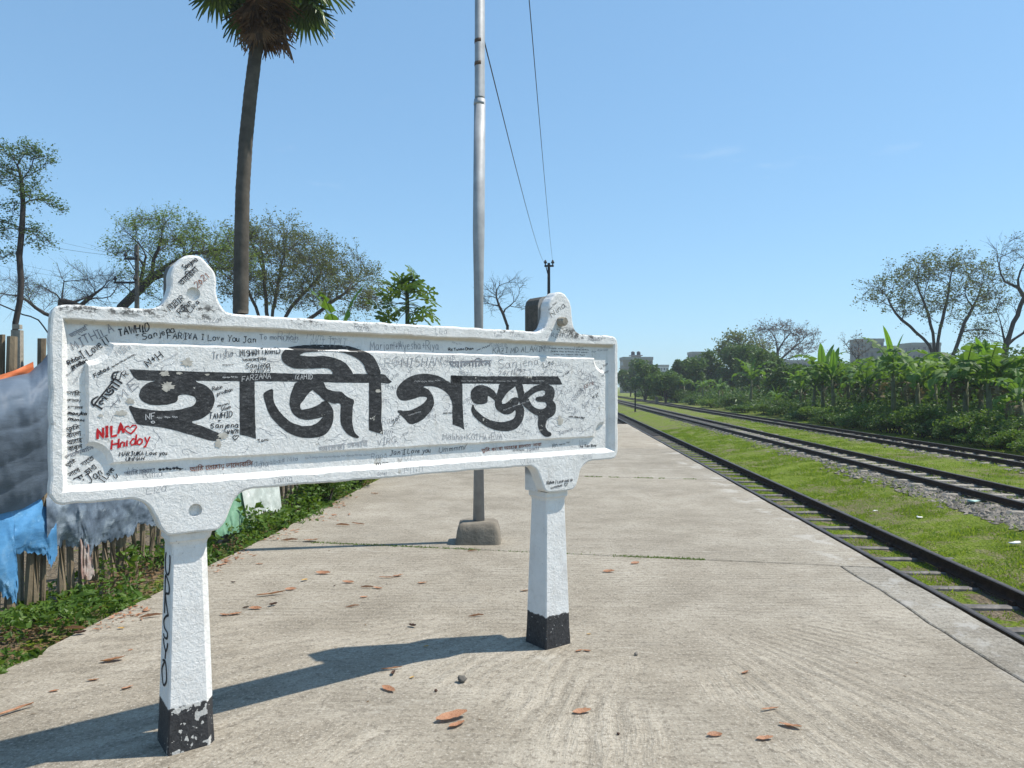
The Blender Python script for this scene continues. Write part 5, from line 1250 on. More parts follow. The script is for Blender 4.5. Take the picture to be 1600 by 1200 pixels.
def ell(rg, n, c, r, shell=.0, zmin=None, flat=1.0):
    out = []
    while len(out) < n:
        d = rg.normal(0, 1, 3); d /= np.linalg.norm(d); q = (shell + (1 - shell) * rg.random()) ** (1 / 3)
        p = np.array(c) + d * q * np.array(r)
        if zmin is None or p[2] > zmin: out.append(p)
    return out
def local(px, py, y, base): return np.array(at(px, py, y) - Vector(base))

# ---- left side
rg = np.random.default_rng(1)
Y = 30; B = Vector((at(20, 600, Y).x, Y, -.3))
L_ = lambda px, py, dy=0.0: local(px, py, Y, B) + np.array((0, dy, 0))
att = []
for px, py, rx, rz, n in ((10, 245, 40, 14, 60), (62, 250, 28, 12, 45), (35, 290, 30, 18, 30), (60, 312, 22, 10, 35), (-10, 262, 22, 16, 25), (10, 330, 18, 10, 22), (72, 318, 14, 7, 20), (15, 360, 26, 10, 26), (56, 372, 24, 9, 26), (-15, 345, 18, 10, 18), (5, 400, 14, 8, 8)):
    att += ell(rg, n, L_(px, py, rg.uniform(-.5, .5)), (rx / F * Y, .8, rz / F * Y))
grow('slender_tree', 'slender tall tree with thin layered foliage rising above the left end of the fence', B, [L_(20, 600), L_(23, 540), L_(24, 505), L_(31, 470), L_(33, 440), L_(30, 400), L_(34, 360), L_(36, 320), L_(34, 290)], att, .115, .28, M_BARKD, M_TREELEAF, 11, 2.2, .30, .35, 3, 3, .10, .009, .05)
Y = 42; B = Vector((at(96, 600, Y).x, Y, -.3)); att = []
for px, py, rx, rz, n in ((40, 455, 60, 22, 80), (150, 440, 50, 24, 80), (100, 470, 90, 18, 60), (-20, 470, 40, 18, 30)): att += ell(rg, n, L_(px, py), (rx / F * Y, 2.0, rz / F * Y))
grow('lopped_tree', 'lopped tree with a thick dark stub and a low spread of bare twigs', B, [L_(90, 600), L_(92, 540), L_(93, 500), L_(96, 470), L_(100, 440)], att, .22, .45, M_BARKD, M_FRESH, 12, 3.0, .55, .8, 5, 1, .10, .011, .0, leaf_keep=.12, limbs=[(2, [L_(70, 490), L_(30, 462)]), (3, [L_(125, 478), L_(160, 450)]), (1, [L_(60, 500), L_(10, 480)])])
Y = 44; B = Vector((at(185, 600, Y).x, Y, -.3)); att = []
for px, py, rx, rz, n in ((260, 370, 60, 26, 150), (320, 385, 55, 24, 130), (225, 390, 36, 18, 60), (300, 420, 70, 30, 90), (360, 410, 40, 28, 70), (250, 450, 60, 26, 40), (205, 400, 18, 14, 20)): att += ell(rg, n, L_(px, py), (rx / F * Y, 2.6, rz / F * Y))
grow('rain_tree', 'leaning rain tree with fresh green tips behind the left lug of the name board', B, [L_(172, 600), L_(180, 520), L_(190, 480), L_(212, 458), L_(235, 436)], att, .27, .5, M_BARKD, M_FRESH, 13, 3.2, .55, .8, 5, 3, .13, .011, .03, limbs=[(4, [L_(262, 415), L_(300, 395), L_(345, 390)]), (4, [L_(240, 405), L_(250, 380)]), (3, [L_(222, 430), L_(228, 400)]), (4, [L_(275, 425), L_(330, 420)])], group= 'rain trees behind the fence', leaf_keep=.7)
Y = 50; B = Vector((at(420, 600, Y).x, Y, -.3)); att = []
for px, py, rx, rz, n in ((420, 385, 60, 26, 190), (470, 400, 55, 28, 170), (520, 430, 55, 30, 150), (400, 430, 70, 40, 150), (560, 460, 40, 34, 90), (470, 460, 80, 34, 150), (360, 430, 30, 40, 60)): att += ell(rg, n, L_(px, py), (rx / F * Y, 3.2, rz / F * Y))
grow('rain_tree', 'broad dense rain tree with an olive green crown between the palm trunk and the papaya', B, [L_(415, 600), L_(418, 560), L_(420, 525)], att, .27, .55, M_BARK, M_OLIVE, 14, 3.4, .60, .9, 5, 4, .14, .012, .03, limbs=[(2, [L_(400, 480), L_(375, 430)]), (2, [L_(430, 470), L_(440, 410)]), (1, [L_(455, 480), L_(500, 430)]), (2, [L_(415, 460), L_(410, 400)]), (1, [L_(480, 500), L_(550, 450)])], group= 'rain trees behind the fence', leaf_keep=.75)
Y = 55; B = Vector((at(790, 600, Y).x, Y, -.4)); att = []
for px, py, rx, rz, n in ((775, 455, 26, 18, 46), (800, 450, 24, 14, 36), (765, 475, 24, 14, 24), (812, 480, 18, 12, 18)): att += ell(rg, n, L_(px, py), (rx / F * Y, 1.2, rz / F * Y))
grow('bare_sapling', 'small leafless tree right behind the steel pole', B, [L_(791, 600), L_(792, 550), L_(793, 510), L_(786, 490), L_(780, 478)], att, .11, .4, M_BARKD, M_OLIVE, 15, 3, .42, .6, 3, 0, .1, .012, .03)

# ---- papaya
def papaya():
    z = 19.0; b = Vector((at(636, 600, z).x, z, -.25)); t = thing('papaya_tree', 'papaya tree with a tuft of lobed green leaves beyond the top edge of the board', 'tree', b)
    H = at(636, 452, z).z - b.z; mb = MB(); mb.tube([(0, 0, 0), (.03, 0, H * .5), (0, 0, H)], [.11, .09, .05], 9); mb.obj('trunk', M_BANSTEM, t, True)
    V = [(0, 0, 0)]; Fc = []
    for k in range(7):
        a = R(-140 + k * 46.6); ln = (.42, .5, .56, .62, .56, .5, .42)[k]
        d = Vector((math.cos(a), math.sin(a), 0)); s = Vector((-d.y, d.x, 0))
        b0 = len(V); pts = [d * .05 + s * .04, d * ln * .45 + s * .05, d * ln * .55 + s * .14, d * ln * .7 + s * .06, d * ln * .85 + s * .09, d * ln, d * ln * .85 - s * .09, d * ln * .7 - s * .06, d * ln * .55 - s * .14, d * ln * .45 - s * .05, d * .05 - s * .04]
        V += [(p.x, p.y, -.28 * (p.length ** 2)) for p in pts]; Fc += [(b0, b0 + 1, b0 + 9, b0 + 10), (b0 + 1, b0 + 2, b0 + 3, b0 + 7, b0 + 8, b0 + 9), (b0 + 3, b0 + 4, b0 + 5, b0 + 6, b0 + 7)]
    me = py_mesh('leaf', V, Fc, M_PAP); rp = random.Random(5)
    for i in range(36):
        u = i / 35; a = i * 2.4; el = R(75 - 120 * u + rp.uniform(-10, 10)); ln = rp.uniform(.36, .78)
        d = Vector((math.cos(a) * math.cos(el), math.sin(a) * math.cos(el), math.sin(el) * .75)); p0 = Vector((0, 0, H - .55 * u)); p1 = p0 + d * ln
        mb = MB(); mb.tube([p0, p0 + d * ln * .5 + Vector((0, 0, .05)), p1], [.014, .011, .008], 4, False); st_ = mb.obj('stalk', M_BANSTEM, t)
        o = obj('leaf', me, t, p1, (rp.uniform(-.4, .4) + math.sin(a) * -.5, .6 * math.cos(a) + rp.uniform(-.3, .3), a)); k = rp.uniform(.5, .68); o.scale = (k, k, k)
M_PAP = m_leaf('papaya_leaf', [(.03, .075, .012), (.06, .125, .018), (.13, .19, .03)], 3, .35, .45, 1)
papaya()

# ---- banana plants
def banana_leaf(L, wd, droop, seed, splits, m):
    rg_ = random.Random(seed); nx = 15; V = []; Fc = []
    cen = []
    for i in range(nx):
        t = i / (nx - 1); ang = R(78) - droop * t * 1.0
        cen.append(t)
    p = Vector((0, 0, 0)); pts = [p.copy()]; ang = R(80)
    for i in range(nx - 1):
        ang -= droop * (.35 + 1.3 * i / nx) / (nx - 1); p = p + Vector((math.cos(ang), 0, math.sin(ang))) * (L / (nx - 1)); pts.append(p.copy())
    stalk = .16
    for sd in (-1, 1):
        i = 0
        while i < nx - 1:
            run = rg_.randint(1, 3) if splits else 2; j = min(nx - 1, i + run)
            sag = rg_.uniform(.1, .6) if splits else .12
            rows = []
            for q in range(i, j + 1):
                t = q / (nx - 1); w_ = wd * max(.02, math.sin(math.pi * min(1, max(0, (t - stalk) / (1 - stalk)) ** .75)) ** .62) if t > stalk else .018
                c = pts[q]; d = (pts[min(q + 1, nx - 1)] - pts[max(q - 1, 0)]).normalized(); up = Vector((-d.z, 0, d.x)); shift = (q - (i + j) / 2) * (-.05 if splits else 0)
                e1 = c + Vector((0, sd * w_ * .55, 0)) + up * w_ * (.22 - sag * .25) + d * shift; e2 = c + Vector((0, sd * w_, 0)) + up * w_ * (.22 - sag) + d * shift * 2
                rows.append((c, e1, e2))
            b = len(V)
            for r_ in rows: V += [tuple(x) for x in r_]
            for q in range(len(rows) - 1):
                a = b + q * 3
                f = [(a, a + 1, a + 4, a + 3), (a + 1, a + 2, a + 5, a + 4)]
                Fc += f if sd > 0 else [x[::-1] for x in f]
            i = j
    mb = MB(); mb.add(V, Fc); mb.tube(pts, [.022 * (1 - .8 * i / nx) for i in range(nx)], 4, False)
    return mb.mesh('leaf', m)
BL = [banana_leaf(2.3, .30, 2.1, 1, True, M_BANANA), banana_leaf(2.3, .28, 2.8, 2, True, M_BANANA), banana_leaf(2.1, .30, 1.4, 3, True, M_BANANA), banana_leaf(2.1, .26, 3.3, 4, True, M_BANANA)]
BY = [banana_leaf(1.8, .21, .35, 5, False, M_BANBRIGHT), banana_leaf(1.9, .24, .8, 6, True, M_BANANA)]
M_BANDEAD = m_leaf('banana_dead_leaf', [(.075, .062, .032), (.13, .105, .05), (.17, .14, .07)], 2, .2, .7, 1)
BD = [banana_leaf(1.5, .20, 4.0, 7, True, M_BANDEAD)]
def banana(label, loc, h, seed, young=1, n=9, dead=2, s=1.0, group='banana plants beyond the tracks', dark=False):
    rb_ = random.Random(seed); t = thing('banana_plant', label, 'banana plant', loc, (0, 0, 0), group)
    hs = h * .56; mb = MB(); lx, ly = rb_.uniform(-.12, .12), rb_.uniform(-.12, .12)
    mb.tube([(0, 0, -.1), (lx * .5, ly * .5, hs * .5), (lx, ly, hs)], [.13, .11, .07], 8); mb.obj('stem', M_BANSTEM, t, True)
    a0 = rb_.uniform(0, 6.28)
    for i in range(n):
        yg = i < young
        me = (BY[1] if dark else rb_.choice(BY)) if yg else rb_.choice(BL)
        o = obj('leaf', me, t, (lx, ly, hs - .05 * i * .5), (rb_.uniform(-.15, .15), rb_.uniform(-.15, .1) + (0 if yg else .05 * i), a0 + i * 2.4 + rb_.uniform(-.3, .3)))
        k = s * (h - hs) / 1.62 * rb_.uniform(.85, 1.1) * (1 if yg else 1.0); o.scale = (k, k * rb_.uniform(.8, 1.1), k)
    for i in range(dead):
        o = obj('dead_leaf', BD[0], t, (lx, ly, hs * rb_.uniform(.75, .95)), (0, rb_.uniform(.5, .9), rb_.uniform(0, 6.28))); k = rb_.uniform(.7, 1) * h / 4; o.scale = (k, k, k)
def trk_pt(px, a, z=-.5):
    y = a / ((px - 800) / F - TRK); return Vector(((px - 800) / F * y, y, z)), y
BAN = [ # pixel column, offset, top row, young leaves, label
 (1598, 15.6, 582, 2, 'banana plant at the right border, with one glowing yellow green leaf'),
 (1575, 16.6, 560, 1, 'dark banana plant second from the right border'),
 (1548, 16.0, 541, 2, 'banana plant with one broad upright leaf, third from the right border'),
 (1530, 17.6, 556, 1, 'banana plant a little back between the third and the fifth from the right border'),
 (1508, 15.8, 540, 1, 'tall ragged banana plant with drooping leaves, below the right part of the big bare tree'),
 (1482, 16.4, 545, 2, 'tall banana plant with split leaves straight below the big bare tree trunk'),
 (1462, 18.2, 560, 1, 'shorter banana plant half hidden behind its taller neighbour under the big tree'),
 (1436, 16.2, 556, 1, 'banana plant with wide drooping leaves left of the big tree trunk'),
 (1418, 18.0, 556, 1, 'banana plant standing back, below the left edge of the big tree crown'),
 (1397, 16.0, 537, 2, 'banana plant with two upright bright leaves in front of the grey apartment block'),
 (1372, 17.8, 560, 1, 'low banana plant in front of the grey apartment block'),
 (1349, 16.0, 568, 1, 'bushy banana plant under the left corner of the grey apartment block'),
 (1326, 17.5, 562, 1, 'banana plant half hidden left of the bushy one'),
 (1304, 16.0, 556, 2, 'banana plant with a pair of upright young leaves, right one of two neighbours'),
 (1286, 16.4, 554, 2, 'banana plant with a pair of upright young leaves, left one of two neighbours'),
 (1270, 15.6, 572, 1, 'slim banana plant with a long bare stem beside the dark bushes'),
 (1250, 17.0, 585, 1, 'small banana plant back among dark bushes'),
 (1214, 15.0, 608, 2, 'little banana plant with two glowing leaves, nearest to the third track'),
 (1173, 15.6, 566, 2, 'tall spreading banana plant under the leafy tree'),
 (1122, 15.4, 592, 1, 'small banana plant left of the tall spreading one'),
 (1098, 16.0, 590, 1, 'small dark banana plant below the far concrete block'),
 (1070, 15.5, 588, 1, 'far banana plant, fourth from the left end of the row'),
 (1050, 16.5, 592, 1, 'far banana plant, third from the left end of the row'),
 (1030, 15.5, 594, 1, 'far banana plant, second from the left end of the row'),
 (1010, 15.5, 598, 1, 'far banana plant at the left end of the row')]
for i, (px, a, top, yg, lab) in enumerate(BAN):
    p, y = trk_pt(px, a); h = EYE + (HOR - top) / F * y + .5
    banana(lab, p, max(1.8, min(h * 1.14, 5.8)), 100 + i, (yg if i in (0, 2, 9, 13, 14, 17) else (1 if i % 3 == 0 else 0)), 12 if y < 60 else 9, 3 if y < 60 else 1)
p = Vector((at(540, 600, 15).x, 15, -.2)); banana('banana plant behind the fence, with leaf tips showing over the top of the board', p, 3.85, 200, 3, 7, 0, 1.0, 'banana plants behind the fence', True)
p = Vector((at(697, 600, 25).x, 25, -.2)); banana('dark drooping banana plant behind the board, left of the steel pole', p, 4.15, 203, 0, 7, 1, .8, 'banana plants behind the fence')

# ---- fan palm
def palm():
    z = 16.0; base = Vector((at(377, 600, z).x, z, -.3)); t = thing('fan_palm', 'tall fan palm with a skirt of dead brown leaves, behind the name board', 'palm', base)
    pts = [np.array(at(px, py, z) - base) for px, py in ((377, 640), (376, 490), (377, 400), (379, 300), (384, 220), (391, 150), (399, 85), (408, 30), (413, -20))]
    pts[0][2] = -.2; rad = [.19, .165, .158, .15, .147, .143, .139, .15, .15]
    P = []; Rr = []
    for (a, b, ra, rb2) in zip(pts[:-1], pts[1:], rad[:-1], rad[1:]):
        k = max(2, int(np.linalg.norm(b - a) / .075))
        for i in range(k): P.append(a + (b - a) * i / k); Rr.append((ra + (rb2 - ra) * i / k) * (1 + .018 * ((len(P) % 2) * 2 - 1) + .03 * mnoise.noise((0, 0, len(P) * .4))))
    mb = MB(); mb.tube(P, Rr, 14); mb.obj('trunk', M_PALMTRUNK, t, True)
    def fan(seed, m, droopy, spread=125):
        rgp = random.Random(seed); V = []; Fc = []; ns = 30 if droopy > .2 else 20; Lp = rgp.uniform(.85, 1.0)
        mb = MB()
        for k in range(ns):
            a = R(-spread + 2 * spread * k / (ns - 1)); d = Vector((math.cos(a), math.sin(a), 0)); s = Vector((-d.y, d.x, 0)); ln = .95 * (.78 + .22 * math.cos(a * .7)) * (rgp.uniform(.9, 1.05) if droopy > .2 else rgp.uniform(.55, 1.08))
            prev = None; b = len(V)
            for q in range(5):
                u = q / 4; w_ = (.048 * u / .55 if u < .55 else .048 * (1 - (u - .55) / .45)) * (1 if droopy > .2 else .8) + .002
                zz = .05 * (k % 2) * u - (droopy * u ** 2.2) * (.55 + .35 * rgp.random() * 1) - .12 * abs(math.sin(a)) * u
                rr_ = ln * u * (1 - .35 * droopy * u)
                c = d * rr_ + Vector((0, 0, zz)); V += [tuple(c + s * w_ + Vector((0, 0, -.012))), tuple(c + Vector((0, 0, .012))), tuple(c - s * w_ + Vector((0, 0, -.012)))]
            for q in range(4):
                a_ = b + q * 3; Fc += [(a_, a_ + 1, a_ + 4, a_ + 3), (a_ + 1, a_ + 2, a_ + 5, a_ + 4)]
        mb.add(V, Fc); return mb.mesh('leaf', m)
    live = [fan(i, M_PALM, .25) for i in (1, 2, 3)]; dead = [fan(i + 10, M_PALMDRY, .12, 62) for i in (1, 2, 3)]
    stalk = MB(); stalk.tube([(0, 0, 0), (.5, 0, .06), (1, 0, 0)], [.03, .02, .014], 5, False); sl = stalk.mesh('stalk', M_PALM); sdd = stalk.mesh('stalk', M_PALMDRY)
    top = Vector(pts[-1]) + Vector((0, 0, .25)); rgp = random.Random(44)
    def put(me, sme, org, az, el, ln, k, name):
        d = Vector((math.cos(az) * math.cos(el), math.sin(az) * math.cos(el), math.sin(el)))
        q = Matrix.Rotation(az, 4, 'Z') @ Matrix.Rotation(-el, 4, 'Y') @ Matrix.Rotation(rgp.uniform(-.5, .5), 4, 'X')
        o = obj(name, me, t); o.matrix_basis = Matrix.Translation(org + d * ln) @ q @ Matrix.Rotation(.25, 4, 'Y') @ Matrix.Scale(k, 4)
        s_ = obj('stalk', sme, t); s_.matrix_basis = Matrix.Translation(org) @ q @ Matrix.Diagonal((ln, 1, 1, 1))
    for i in range(30):
        el = R(-28 + 100 * (i / 29)) + rgp.uniform(-.1, .1); put(rgp.choice(live), sl, top, i * 2.4, el, rgp.uniform(.95, 1.2), rgp.uniform(.95, 1.1), 'leaf')
    for i in range(50):
        u = i / 49; el = R(-48 - 34 * rgp.random() ** .8); org = top + Vector((0, 0, -.1 - .55 * rgp.random())); put(rgp.choice(dead), sdd, org, i * 2.4, el, rgp.uniform(.2, .65), rgp.uniform(.65, .95), 'dead_leaf')
palm()

# ---- trees on the right
rg = np.random.default_rng(7)
def tree_px(name, label, Y, trunkpx, blobs, rt, step, bark, leaf, seed, depth=.8, limbs=(), **kw):
    global B
    B = Vector((at(trunkpx[0][0], 600, Y).x, Y, -.5)); f = lambda px, py: local(px, py, Y, B)
    a = []
    for px, py, rx, rz, n in blobs: a += ell(rg, n, f(px, py), (rx / F * Y, rx / F * Y * depth, rz / F * Y))
    tr_ = [f(*q) for q in trunkpx]; tr_[0][2] = -.3
    return grow(name, label, B, tr_, a, rt, step, bark, leaf, seed, limbs=[(i, [f(*q) + np.array((0, rg.uniform(-.12, .12) * abs(q[0] - trunkpx[-1][0]) / F * Y, 0)) for q in L]) for i, L in limbs], **kw)
GB = 'big open crowned trees beyond the banana plants'
tree_px('open_crowned_tree', 'big open crowned tree with sparse foliage, the widest one above the banana plants', 75, [(1470, 640), (1468, 590), (1462, 566)], [(1400, 455, 50, 22, 110), (1440, 430, 50, 22, 130), (1480, 420, 45, 20, 130), (1520, 435, 45, 26, 130), (1540, 470, 34, 30, 90), (1480, 470, 60, 34, 90), (1370, 465, 26, 12, 40), (1430, 480, 50, 26, 50), (1530, 510, 30, 26, 40)], .34, .8, M_BARKD, M_OLIVE, 31, limbs=[(2, [(1452, 540), (1424, 510), (1400, 489)]), (2, [(1466, 530), (1473, 500), (1480, 470)]), (1, [(1490, 550), (1506, 505), (1520, 480)]), (2, [(1458, 520), (1446, 480)])], infl=6, kill=1.0, twig=1.2, ntw=5, nleaf=3, lsize=.24, rtip=.018, group=GB, leaf_keep=.6, twig_up=.2)
tree_px('open_crowned_tree', 'leaning nearly bare tree at the right border, with twisted dark limbs', 64, [(1562, 640), (1566, 582), (1572, 540)], [(1590, 410, 40, 26, 90), (1625, 400, 40, 26, 70), (1560, 400, 26, 16, 40), (1570, 460, 34, 40, 60), (1640, 460, 50, 40, 70), (1560, 520, 28, 26, 36), (1610, 380, 30, 14, 40), (1530, 545, 26, 24, 30)], .27, .75, M_BARKD, M_OLIVE, 32, limbs=[(2, [(1584, 504), (1599, 465), (1590, 450), (1570, 440)]), (2, [(1562, 500), (1548, 470)]), (2, [(1600, 520), (1630, 470)])], infl=6, kill=.9, twig=1.1, ntw=4, nleaf=1, lsize=.18, rtip=.017, group=GB, leaf_keep=.25, twig_up=.25)
tree_px('silk_cotton_tree', 'leafless umbrella shaped tree with rusty buds, far behind the banana plants', 130, [(1213, 640), (1213, 590), (1214, 565), (1215, 550)], [(1190, 525, 18, 8, 50), (1215, 516, 30, 8, 90), (1245, 522, 28, 9, 80), (1265, 540, 16, 8, 40), (1178, 535, 10, 6, 20), (1235, 545, 34, 12, 50), (1275, 548, 8, 8, 14), (1200, 548, 18, 10, 20)], .40, 1.0, M_BARKD, M_BUDS, 33, limbs=[(2, [(1195, 545), (1180, 532)]), (3, [(1212, 530), (1205, 518)]), (2, [(1235, 548), (1255, 530)]), (3, [(1225, 532), (1235, 520)]), (2, [(1245, 556), (1270, 550)])], infl=7, kill=1.2, twig=1.4, ntw=5, nleaf=2, lsize=.26, rtip=.034, leaf_keep=.8, twig_up=.1)
tree_px('leafy_tree', 'layered leafy tree left of the leafless umbrella shaped tree', 115, [(1160, 640), (1160, 600), (1158, 580)], [(1135, 540, 18, 7, 40), (1160, 538, 22, 7, 60), (1185, 548, 16, 7, 40), (1150, 560, 30, 10, 50), (1180, 565, 24, 10, 40)], .4, .9, M_BARKD, M_OLIVE, 34, infl=6, kill=1.2, twig=1.1, ntw=4, nleaf=4, lsize=.45, rtip=.035)
tree_px('bare_small_tree', 'small thin crowned tree left of the grey apartment block', 100, [(1340, 640), (1342, 600), (1343, 575)], [(1325, 536, 16, 7, 30), (1345, 534, 16, 6, 30), (1362, 545, 10, 8, 20), (1335, 555, 20, 10, 20)], .2, .8, M_BARKD, M_BUDS, 35, infl=6, kill=1.0, twig=.9, ntw=3, nleaf=1, lsize=.25, rtip=.03)
BT = [(985, 568, 14, .075, 'dark tree at the far end of the tracks, nearest the board'), (1008, 575, 12, .07, 'brownish low tree below the building with two water tanks'), (1040, 590, 13, .05, 'small tree in front of the far white building'), (1066, 572, 18, .05, 'rounded tree between the white building and the concrete block'), (1092, 570, 18, .05, 'rounded dark tree just below the concrete block'),
      (1118, 560, 22, .05, 'tall dark green tree right of the concrete block'), (1145, 556, 24, .05, 'dense dark tree under the layered leafy tree'), (1172, 553, 24, .05, 'dense tree between the layered tree and the leafless one'), (1200, 562, 22, .05, 'dark tree at the foot of the leafless tree'), (1232, 582, 20, .05, 'low dark tree right of the leafless tree'),
      (1262, 584, 20, .05, 'low dark tree behind the slim banana plant'), (1300, 582, 22, .05, 'dark bushy tree behind the pair of banana plants'), (1336, 580, 22, .05, 'dark bushy tree below the small thin crowned tree'), (1372, 592, 20, .05, 'bushy tree hiding the foot of the grey apartment block'), (1412, 580, 22, .05, 'bushy dark tree left of the big open crowned tree'),
      (1452, 584, 20, .05, 'bushy tree just left of the big tree trunk'), (1490, 588, 22, .05, 'bushy tree hiding the foot of the big tree trunk'), (1528, 572, 22, .05, 'bushy tree between the big tree and the leaning one'), (1566, 580, 22, .05, 'bushy tree at the foot of the leaning tree'), (1604, 576, 22, .05, 'bushy tree at the right border behind the banana plants')]
def leafy(label, p, rx, h, n, size, m, seed):
    r2 = np.random.default_rng(seed); t = thing('bushy_tree', label, 'tree', p, (0, 0, 0), 'bushy trees behind the banana plants')
    lob = [(r2.uniform(-.6, .6) * rx, r2.uniform(-.6, .6) * rx, h * r2.uniform(.25, .86), r2.uniform(.28, .5)) for _ in range(16)]; pts = []
    while len(pts) < n:
        l = lob[r2.integers(len(lob))]; d = r2.normal(0, 1, 3); d /= np.linalg.norm(d); q = r2.random() ** .35 * l[3]
        z = l[2] + d[2] * q * h * .42
        if z > .05: pts.append((l[0] + d[0] * q * rx * 1.1, l[1] + d[1] * q * rx * 1.1, z))
    V, Fc = leaf_cloud(pts, size, r2, 0, .1, .55); obj('crown', arr_mesh('crown', V, Fc, m), t)
    mb = MB()
    for l in lob[:6]: mb.tube([(0, 0, -.2), (l[0] * .3, l[1] * .3, l[2] * .5), (l[0], l[1], l[2])], [.10, .07, .03], 5, False)
    mb.obj('trunk', M_BARKD, t)
for i, (px, top, a, k, lab) in enumerate(BT):
    p, y = trk_pt(px, a)
    h = (EYE + (HOR - top) / F * y + .5) * (1.25 if i < 12 else 1.30); leafy(lab, p, max(2.2, 24 / F * y), h, 4200, .006 * y * .55 + .10, (M_TREELEAF, M_BUSH)[i % 2], 300 + i)
SHR = [(1610, 14.2, 1.1, 'dark shrub at the right border by the third track'), (1580, 14.6, 1.3, 'shrub under the second banana plant from the right border'), (1552, 14.3, 1.2, 'shrub at the foot of the broad leaved banana plant'), (1522, 14.5, 1.5, 'leafy shrub below the ragged banana plant'), (1494, 14.4, 1.3, 'shrub straight below the big bare tree, by the third track'), (1466, 14.6, 1.6, 'bigger leafy shrub left of the big tree, by the third track'),
       (1438, 14.3, 1.5, 'leafy shrub right below the wide drooping banana plant'), (1412, 14.5, 1.7, 'high leafy shrub between two banana plants'), (1388, 14.3, 1.5, 'leafy shrub below the bright leaved banana plant'), (1362, 14.5, 1.6, 'leafy shrub below the grey apartment block'), (1338, 14.3, 1.3, 'shrub below the bushy banana plant'), (1314, 14.5, 1.2, 'low shrub right of the pair of banana plants'),
       (1288, 14.4, 1.3, 'low shrub below the pair of banana plants'), (1256, 14.6, 1.4, 'shrub right of the little glowing banana plant'), (1230, 14.9, 1.4, 'shrub just behind the little glowing banana plant'), (1196, 14.5, 1.3, 'shrub left of the little glowing banana plant'), (1168, 14.5, 1.4, 'shrub at the foot of the tall spreading banana plant'), (1142, 14.8, 1.5, 'shrub left of the tall spreading banana plant'), (1116, 14.6, 1.6, 'far shrub below the concrete block'), (1088, 14.8, 1.8, 'far shrub left of the concrete block'), (1060, 14.6, 2.0, 'far shrub below the white building'), (1034, 14.6, 2.2, 'far shrub, second from the left end of the hedge'), (1010, 14.2, 2.4, 'far shrub at the left end of the hedge')]
for i, (px, a, h, lab) in enumerate(SHR):
    p, y = trk_pt(px, a); bush('shrub', lab, p, .95 + y * .012, .8 + y * .02, h * (.62 + .25 * math.sin(i * 2.3)), 2600, .085 + y * .0016, M_BUSH if i % 3 else M_WEED, 400 + i, 'shrubs along the third track', 'shrub')

# tangled undergrowth below and between the banana plants
def undergrowth(seed, n):
    r2 = np.random.default_rng(seed); pts = []; sz = []
    while len(pts) < n:
        y = 20 + 95 * r2.random() ** 1.25; a = 14.2 + 6.0 * r2.random()
        k = mnoise.noise((a * .55, y * .35, 3)) + .6 * mnoise.noise((a * 1.5, y * 1.1, 8))
        h = .55 + 1.0 * max(-.4, k) + .22 * (a - 14.2)
        if h < .12: continue
        pts.append((a + TRK * y, y, -.5 + h * r2.random() ** .6)); sz.append((.10 + .16 * r2.random() ** 2) * (1 + y * .008))
    return leaf_cloud(pts, sz, r2, 0, .2, .5)
V, Fc = undergrowth(61, 26000); tag(obj('undergrowth', arr_mesh('undergrowth', V, Fc, M_BUSH)), 'tangled green undergrowth between the banana plants', 'undergrowth', kind='stuff')

